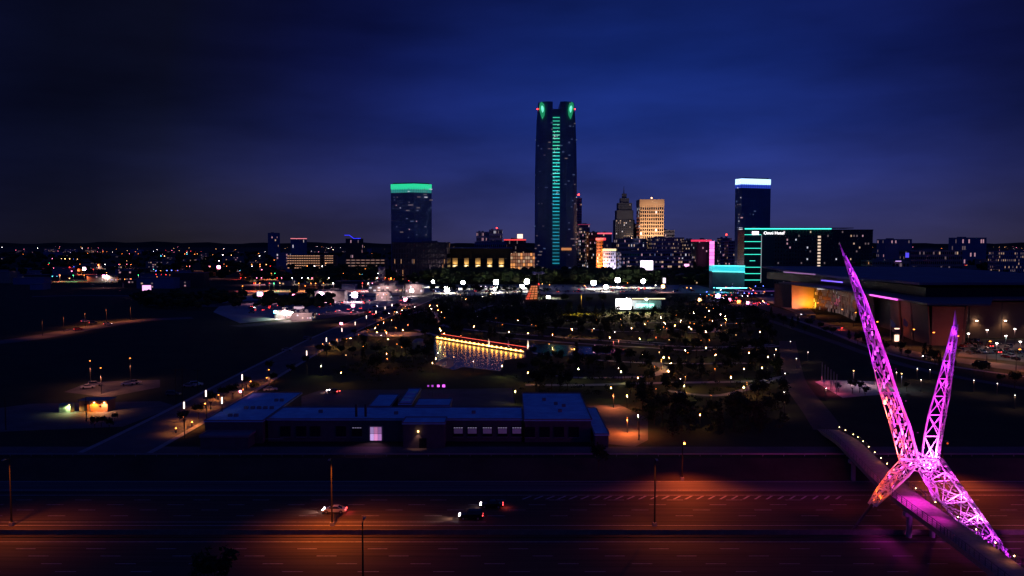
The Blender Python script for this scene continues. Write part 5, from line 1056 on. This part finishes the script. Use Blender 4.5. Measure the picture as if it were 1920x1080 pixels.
TW_ = ['broad dark tree', 'rounded green tree', 'loose olive tree', 'young pale green tree', 'bushy dark tree', 'pointed conical tree']
def tree(p, h, label, group, kind=None, z=0.):
    kind = random.randrange(6) if kind is None else kind; cm, tm, hh = TK[kind]; sc = h / (hh + 2.4)
    t = thing('tree', label.format(k=TW_[kind]), 'tree', (p[0], p[1], z), group, U(0, 6)); t.scale = (sc, sc, sc * U(.9, 1.1))
    put('trunk', tm, t); put('crown', cm, t, (0, 0, hh)); return t
def inpoly(x, y, P):
    c_ = False
    for (x0, y0), (x1, y1) in zip(P, P[1:] + P[:1]):
        if (y0 > y) != (y1 > y) and x < (x1 - x0) * (y - y0) / (y1 - y0) + x0: c_ = not c_
    return c_
PARK = [(620, 700), (700, 640), (790, 580), (840, 558), (1000, 556), (1050, 592), (1150, 598), (1270, 590), (1240, 560), (1340, 562), (1420, 590), (1450, 640), (1475, 700), (1475, 810), (1250, 820), (1210, 790), (1120, 745), (980, 735), (960, 700), (800, 700), (700, 720)]
AVOID = [[(806, 630), (985, 655), (1010, 700), (960, 712), (905, 700), (812, 696)], [(975, 640), (1060, 640), (1235, 652), (1235, 676), (1010, 682)], [(700, 612), (775, 612), (775, 645), (700, 645)], [(980, 530), (1015, 530), (1015, 575), (980, 575)]]
def clear(p, d=3.6): return all((q.x - p.x) ** 2 + (q.y - p.y) ** 2 > d * d for q in PPT) and all((q.x - p.x) ** 2 + (q.y - p.y + 3) ** 2 > 14 for q in LAMPS)
n_ = 0; tries = 0
while n_ < 225 and tries < 9000:
    tries += 1; x = U(600, 1480); y = 592 + (820 - 592) * rnd() ** 1.5
    if not inpoly(x, y, PARK) or any(inpoly(x, y, a) for a in AVOID): continue
    p = G(x, y)
    if not clear(p): continue
    n_ += 1; a, b = zone(p); tree(p, U(4.5, 8.5) if p.y < 600 else U(6.5, 11.5), '{k} %s' % near(p), 'park trees')
for i in range(15): x = 812 + i * 15 + U(-3, 3); tree(at(x, 560, 790), U(9.5, 13), '{k} in the silhouette row below the floodlit car park', 'trees below the floodlit car park', random.choice((4, 5, 0)))
for i in range(9): x = 1040 + i * 24 + U(-5, 5); tree(G(x, 592 + U(-6, 5)), U(6.5, 9), '{k} before the glowing event lawn', 'trees before the event lawn', random.choice((4, 5, 1)))
for x in (1060, 1105, 1128, 1230, 1240): tree(G(x, 575), U(8, 12), '{k} between the stage and the far car park', 'trees around the stage')
for x, y in ((345, 800), (372, 785), (395, 768), (437, 748), (462, 730), (478, 742), (515, 722), (545, 708), (575, 690), (598, 668), (612, 672), (625, 655), (645, 648), (665, 632), (690, 628), (705, 605), (722, 596), (745, 583), (765, 574), (505, 700), (640, 668), (680, 650), (420, 752)): tree(G(x, y), U(4.5, 6.5), '{k} lit from below along the avenue, %s' % ('near the blue roofs' if y > 700 else 'by the park'), 'avenue trees', random.choice((2, 3, 3, 1)))
for i in range(34):
    t_ = rnd(); x = 1440 + 470 * t_; y = 592 + 128 * t_ + U(0, 14); p = G(x, y); tree(p, U(4, 7), '{k} in the dark planting along the boulevard, %s' % ('hotel end' if t_ < .4 else 'parking lot end'), 'boulevard trees')
for x, y, h in ((1572, 735, 3.6), (1598, 738, 5), (1612, 736, 4.6), (1622, 745, 4.2), (1700, 735, 3.5)): tree(G(x, y), h, '{k} on the pink lit plaza west of the feathered spar', 'plaza trees', random.choice((0, 4)))
tree((19.5, 190), 6.8, '{k} on the freeway bank below the loading yard', None, 4, -1.2); tree(at(404, 1060, 121), 9.4, '{k} rising at the lower frame edge beside the freeway', None, 0, FZ); tree(at(380, 1075, 118), 7.4, '{k} partly hidden at the lower frame edge', None, 4, FZ)
for x, y in ((190, 800), (205, 806), (178, 804), (215, 790)): tree(G(x, y), U(2.5, 3.6), '{k} in the scrub before the orange lit utility building', 'scrub by the utility building', 4)
# the park's far trees past the count, and its planting beds
def leafy(name, label, cat, n, y0, y1, hr, nl, pw, poly, ls):
    rg = random.Random(len(name)); mb = MB(); k = 0; tr = 0
    while k < n and tr < n * 20:
        tr += 1; x = rg.uniform(600, 1480); y = y0 + (y1 - y0) * rg.random() ** pw
        if not inpoly(x, y, poly) or any(inpoly(x, y, a_) for a_ in AVOID): continue
        p = G(x, y)
        if not clear(p, 2.6): continue
        k += 1; h = rg.uniform(*hr); w = h * rg.uniform(.35, .6) if h > 3 else rg.uniform(.8, 2.2); mt = rg.choice(LEAF)
        if h > 3: mb.beam(p, p + V((0, 0, h * .5)), .14, BARK, 4)
        for i in range(nl):
            d_ = V((rg.gauss(0, 1), rg.gauss(0, 1), rg.gauss(0, 1))).normalized() * rg.uniform(.5, 1)
            c_ = p + V((d_.x * w, d_.y * w, h * (.62 + d_.z * .38))); u = V((rg.gauss(0, 1), rg.gauss(0, 1), rg.gauss(0, 1))).normalized() * ls * rg.uniform(.6, 1.3); v_ = u.cross(d_ + V((0, .01, .02))).normalized() * ls * .7
            mb.add([c_ - u * .5, c_ - v_ * .5, c_ + u * .5, c_ + v_ * .5], [(0, 1, 2, 3)], mt if rg.random() < .8 else rg.choice(LEAF))
    stuff(name, mb, label, cat)
leafy('distant_trees', 'many small dark trees filling the far half of the park', 'trees', 330, 556, 615, (5, 10), 90, .8, PARK, .9)
leafy('planting_beds', 'low leafy planting beds between the park paths', 'plants', 900, 575, 815, (.6, 2.0), 26, 1.2, PARK, .55)
# woods too far off to count
def wood(name, label, px0, px1, Y0, Y1, n, h):
    rg = random.Random(px0); mb = MB()
    for i in range(n):
        Y = rg.uniform(Y0, Y1); x = (rg.uniform(px0, px1) - 960) / F * Y; hh = h * rg.uniform(.6, 1.2); w = hh * rg.uniform(.7, 1.3)
        for k in range(7):
            p = V((x + rg.uniform(-w, w) * .5, Y + rg.uniform(-w, w) * .5, hh * rg.uniform(.35, .95))); s_ = hh * .3
            mb.ball(p, s_, rg.choice(LEAF), 5, 3, (rg.uniform(.8, 1.4), 1, rg.uniform(.6, 1)))
    stuff(name, mb, label, 'woodland')
wood('woodland', 'dark tree cover over the western districts', -60, 740, 1150, 3600, 420, 13); wood('woodland', 'dark tree cover over the eastern districts', 1600, 1980, 950, 3600, 260, 13); wood('woodland', 'dark tree cover behind downtown', 740, 1600, 1900, 4200, 260, 16)
wood('woodland', 'dark wooded band of the gardens behind the floodlit car parks', 795, 1340, 1000, 1150, 330, 15); wood('woodland', 'dark tree cover below the western garages', 470, 790, 1000, 1350, 160, 11)
wood('woodland', 'dark thicket between the western lots and the field', 250, 620, 640, 760, 90, 8)
# ================================================================ DISTANT DISTRICTS
GR = ['dim grey', 'brown', 'pale', 'slate']; GM = [GREYW, BRICKD, BEIGE, NAVYW]
def scatter(n, x0, x1, y0, y1, where, group):
    for i in range(n):
        x = U(x0, x1); y = y0 + (y1 - y0) * rnd() ** 1.4; p = G(x, y)
        Y = min(p.y, 4200); w = U(12, 46) * (1 if y > 490 else 1.4); h = U(4, 9) * (1 if rnd() < .8 else 2.2); k = random.randrange(4); pr = random.choice((0, .1, .3, .5)); X = (x - 960) / F * Y
        t = thing('low_building', '%s %s %s building %s' % ({0: 'unlit', .1: 'almost dark', .3: 'partly lit', .5: 'well lit'}[pr], GR[k], 'tall' if h > 10 else 'long' if w > 30 else 'small', where(x, y)), 'building', (X, Y + 8, 0), group)
        part('wall', MB().box((X, Y + 8, h / 2), (w, 16, h), GM[k]), t); part('roof', MB().box((X, Y + 8, h + .2), (w + .6, 16.6, .4), GREYW), t)
        if pr:
            wm = MB(); facade(wm, V((X - w / 2, Y, 0)), V((1, 0, 0)), w, h, max(3, int(w / 3.5)), max(1, int(h / 3.6)), pr * .7, [W_DIM, W_WARM, W_PINK, W_DIM], .5, .4)
            if wm.f: part('window', wm, t, stuff=True)
scatter(95, -20, 720, 462, 545, lambda x, y: ('among the far western streets' if y < 490 else 'in the middle western streets' if y < 515 else 'beyond the dark western field') + (' toward the frame edge' if x < 300 else ' toward the garages'), 'low buildings of the western districts')
scatter(50, 1640, 1940, 462, 512, lambda x, y: 'behind the convention centre roof, ' + ('far off' if y < 480 else 'nearer'), 'low buildings of the eastern districts')
scatter(22, 820, 1000, 462, 476, lambda x, y: 'behind the arcade district', 'low buildings behind the arcade')
for x0, x1, y0, y1, Y, lab, c_ in ((590, 646, 547, 556, 720, 'flat white roofed shed under the large pink floodlight', CONC), (690, 755, 537, 545, 850, 'long white walled store below the brown garage', PAVE), (760, 792, 534, 548, 830, 'pale store front beside the first bright floodlight', PAVE), (545, 585, 589, 598, 545, 'white forecourt kiosk with its lit canopy', PAVE), (515, 545, 584, 595, 560, 'low white shop at the west end of the forecourt', PAVE), (705, 730, 549, 556, 740, 'small white workshop among parked cars', PAVE)):
    t, q = block('shop_building', lab, x0, x1, y0, Y, 14, c_, 8, 2, .3, [W_WARM, W_WHITE, W_PINK], group=None)
    lamp('SPOT', ((q[0] + q[1]) / 2, Y - 8, 8), (1, .6, .62), 6000, t, .3, to=((q[0] + q[1]) / 2, Y, 1), size=2.4)
SLM = {}
for nm, m in (('warm', E_WARM), ('orange', E_ORANGE), ('white', E_WHITE), ('pink', E_PINK), ('green', E_GREEN), ('cyan', E_CYAN), ('red', E_RED), ('blue', E_BLUE)):
    for k, s in enumerate((.34, .62, 1.0, 1.5)): SLM[nm, k] = pole_mesh('street_lamp', 8.0, m, head=(s, s, s * .8))
def lights(n, x0, x1, y0, y1, where, group, cols, pw=1.5):
    line = None
    for i in range(n):
        if line is None or line[3] <= 0 or not x0 < line[0] < x1: line = [U(x0, x1), y0 + (y1 - y0) * rnd() ** pw, U(-.05, .05), random.choice((1, 1, 2, 4, 7)), random.choice(cols), U(7, 16)]
        x, y = line[0], line[1]; cn = line[4] if rnd() < .7 else random.choice(cols); line[0] += line[5] * U(.7, 1.3); line[1] = min(max(y + line[2] * line[5], y0), y1); line[3] -= 1
        p = G(x, y); D = p.y; k = 0 if D < 700 else 1 if D < 1200 else 2 if D < 2200 else 3
        o = put('corner_lamp' if 'corner' in group else 'street_lamp', SLM[cn, max(0, k - (rnd() < .4))], None, p); tag(o, '%s street lamp %s' % (cn, where(x, y)), 'street lamp', group)
W8 = ['orange', 'red', 'pink', 'warm', 'warm', 'orange', 'white', 'pink', 'pink', 'warm', 'white', 'red', 'green', 'cyan', 'blue', 'orange']
wl = lambda x, y: ('on the far western skyline' if y < 478 else 'in the middle western streets' if y < 520 else 'near the western lots') + (', frame edge side' if x < 300 else ', downtown side')
lights(118, 60, 740, 464, 545, wl, 'street lamps of the western districts', W8)
lights(30, 100, 500, 495, 530, wl, 'street lamps of the western districts', W8); lights(16, 560, 780, 535, 590, wl, 'street lamps of the western districts', W8)
lights(48, 1640, 1925, 464, 528, lambda x, y: 'behind the convention centre roof, ' + ('far off' if y < 490 else 'nearer'), 'street lamps of the eastern districts', ['warm', 'warm', 'orange', 'white', 'pink', 'warm', 'green'])
lights(44, 812, 900, 462, 500, lambda x, y: 'left of the arcade', 'street lamps by the arcade', ['warm', 'orange', 'warm', 'white', 'green'], 1)
lights(34, 1300, 1440, 546, 575, lambda x, y: 'at the colourful street corner below the hotel', 'lamps at the street corner', ['pink', 'orange', 'red', 'white', 'blue', 'cyan', 'warm'], 1)
lights(20, 1000, 1300, 545, 560, lambda x, y: 'along the far edge of the park', 'lamps along the far park edge', ['warm', 'white', 'red', 'orange'], 1)
for x, y, w, c_ in ((150, 503, 9000, (1, .3, .2)), (200, 522, 9000, (1, .15, .12)), (420, 503, 8000, (1, .4, .3)), (455, 552, 5000, (1, .4, .1)), (575, 528, 9000, (1, .3, .4)), (300, 505, 5000, (1, .5, .4))):
    p = G(x, y); o = put('street_lamp', SLM['orange', 1], None, p); tag(o, 'strong orange street lamp glowing among the western streets', 'street lamp', 'strong western lamps'); lamp('POINT', p + V((0, -2, 7)), c_, w, o, .3)
# plaza posts with pink light
for i in range(6):
    p = G(1541 + i * 5.5, 716 + i * 5); m = MB().beam((0, 0, 0), (0, 0, 7), .14, STEEL, 6); o = put('plaza_post', m.mesh('plaza_post'), None, p); tag(o, 'slim post over the pink lit plaza edge, number %s from the boulevard' % ('one', 'two', 'three', 'four', 'five', 'six')[i], 'post', 'plaza posts'); 
    if i % 2 == 0: lamp('POINT', p + V((-.8, -1.2, 2.2)), (1, .12, .25), 620, o, .2)
for x, y, c_ in ((1600, 722, (1, .6, .75)), (1640, 722, (1, .6, .7)), (1690, 728, (.7, .7, 1))):
    p = G(x, y); o = put('plaza_lamp', pole_mesh('plaza_lamp', 5, E_WARM, head=(.3, .3, .25)), None, p); tag(o, 'round headed lamp on the plaza west of the feathered spar', 'lamp post', 'plaza lamps'); lamp('POINT', p + V((0, -.5, 4.5)), c_, 800, o, .2)
for x, y in ((1515, 660), (1549, 728), (1720, 691), (1744, 693), (1681, 698), (1903, 741), (1826, 713), (1472, 700), (1470, 735), (1468, 716), (1471, 750), (1452, 665), (1482, 640), (1493, 672), (1727, 712), (1870, 719)):
    p = G(x, y, 4.1); p.z = 0; o = put('path_lamp', HB['white', 'near'], None, p); tag(o, 'small white lamp in the dark lawns beside the %s' % ('footbridge approach' if x < 1600 else 'boulevard bend'), 'lamp post', 'lamps of the dark eastern lawns'); lamp('POINT', p + V((0, -.2, 3.7)), (1, .5, .3), 160, o, .1)
# extra lane of lit windows for construction cranes
for x, y, Y, lab in ((1362, 440, 1500, 'red aviation light on a thin mast west of the slab tower'), (1085, 365, 1400, 'red aviation light on a thin mast beside the tallest tower')):
    p = at(x, y, Y); single('aviation_mast', MB().beam((p.x, Y, 0), (p.x, Y, p.z), .35, DSTEEL).ball(p, 1.5, E_RED), lab, 'light mast', (p.x, Y, 0))

# the faintest lights, too many and too far to count
mb = MB()
for i in range(280):
    x = U(-20, 1940); y = 459.5 + 22 * rnd() ** 1.3; p = G(x, y); s_ = p.y / 3600 * U(.4, 1.0)
    if 740 < x < 1640 and p.y < 2400: p = G(x, 461); s_ = 2
    mb.box((p.x, p.y, 9), (s_, s_, s_), random.choice((E_WARM, E_ORANGE, E_WHITE, E_PINK)))
stuff('distant_lights', mb, 'pinprick lights of the town thinning out toward the horizon', 'distant lights')

# lit stretches of street in the middle distance
for k, (xa, xb, y, w) in enumerate(((90, 330, 503, 16), (140, 300, 514, 14), (300, 520, 507, 14), (430, 780, 523, 14), (470, 760, 533, 14), (100, 260, 527, 12), (460, 700, 545, 12), (560, 790, 513, 16), (1640, 1930, 505, 14), (1660, 1930, 520, 12))):
    mb, _ = ribbon([G(xa, y + 1), G((xa + xb) / 2, y - .6), G(xb, y)], w, .03 + .006 * k, ASPH2); struct('far_street', mb)
    for i in range(int((xb - xa) / 17)):
        p = G(U(xa, xb), y + .6); cn, cc = random.choice((('orange', (1, .3, .07)), ('orange', (1, .2, .06)), ('pink', (1, .25, .3)), ('warm', (1, .5, .25)), ('white', (1, .8, .8)), ('green', (.25, 1, .4)), ('red', (1, .06, .05)), ('red', (1, .08, .05)), ('orange', (1, .34, .08)), ('pink', (1, .4, .55))))
        o = put('roadside_lamp', SLM[cn, 1], None, p); tag(o, '%s lamp pooling light on a far street %s' % (cn, 'toward the western frame edge' if p.x < -.38 * p.y else 'below the parking garages' if p.x < 0 else 'behind the convention centre'), 'street lamp', 'lamps lighting the far streets'); lamp('POINT', p + V((0, -1, 7.6)), cc, U(5000, 16000) * (p.y / 1000) ** 1.2, o, .3)
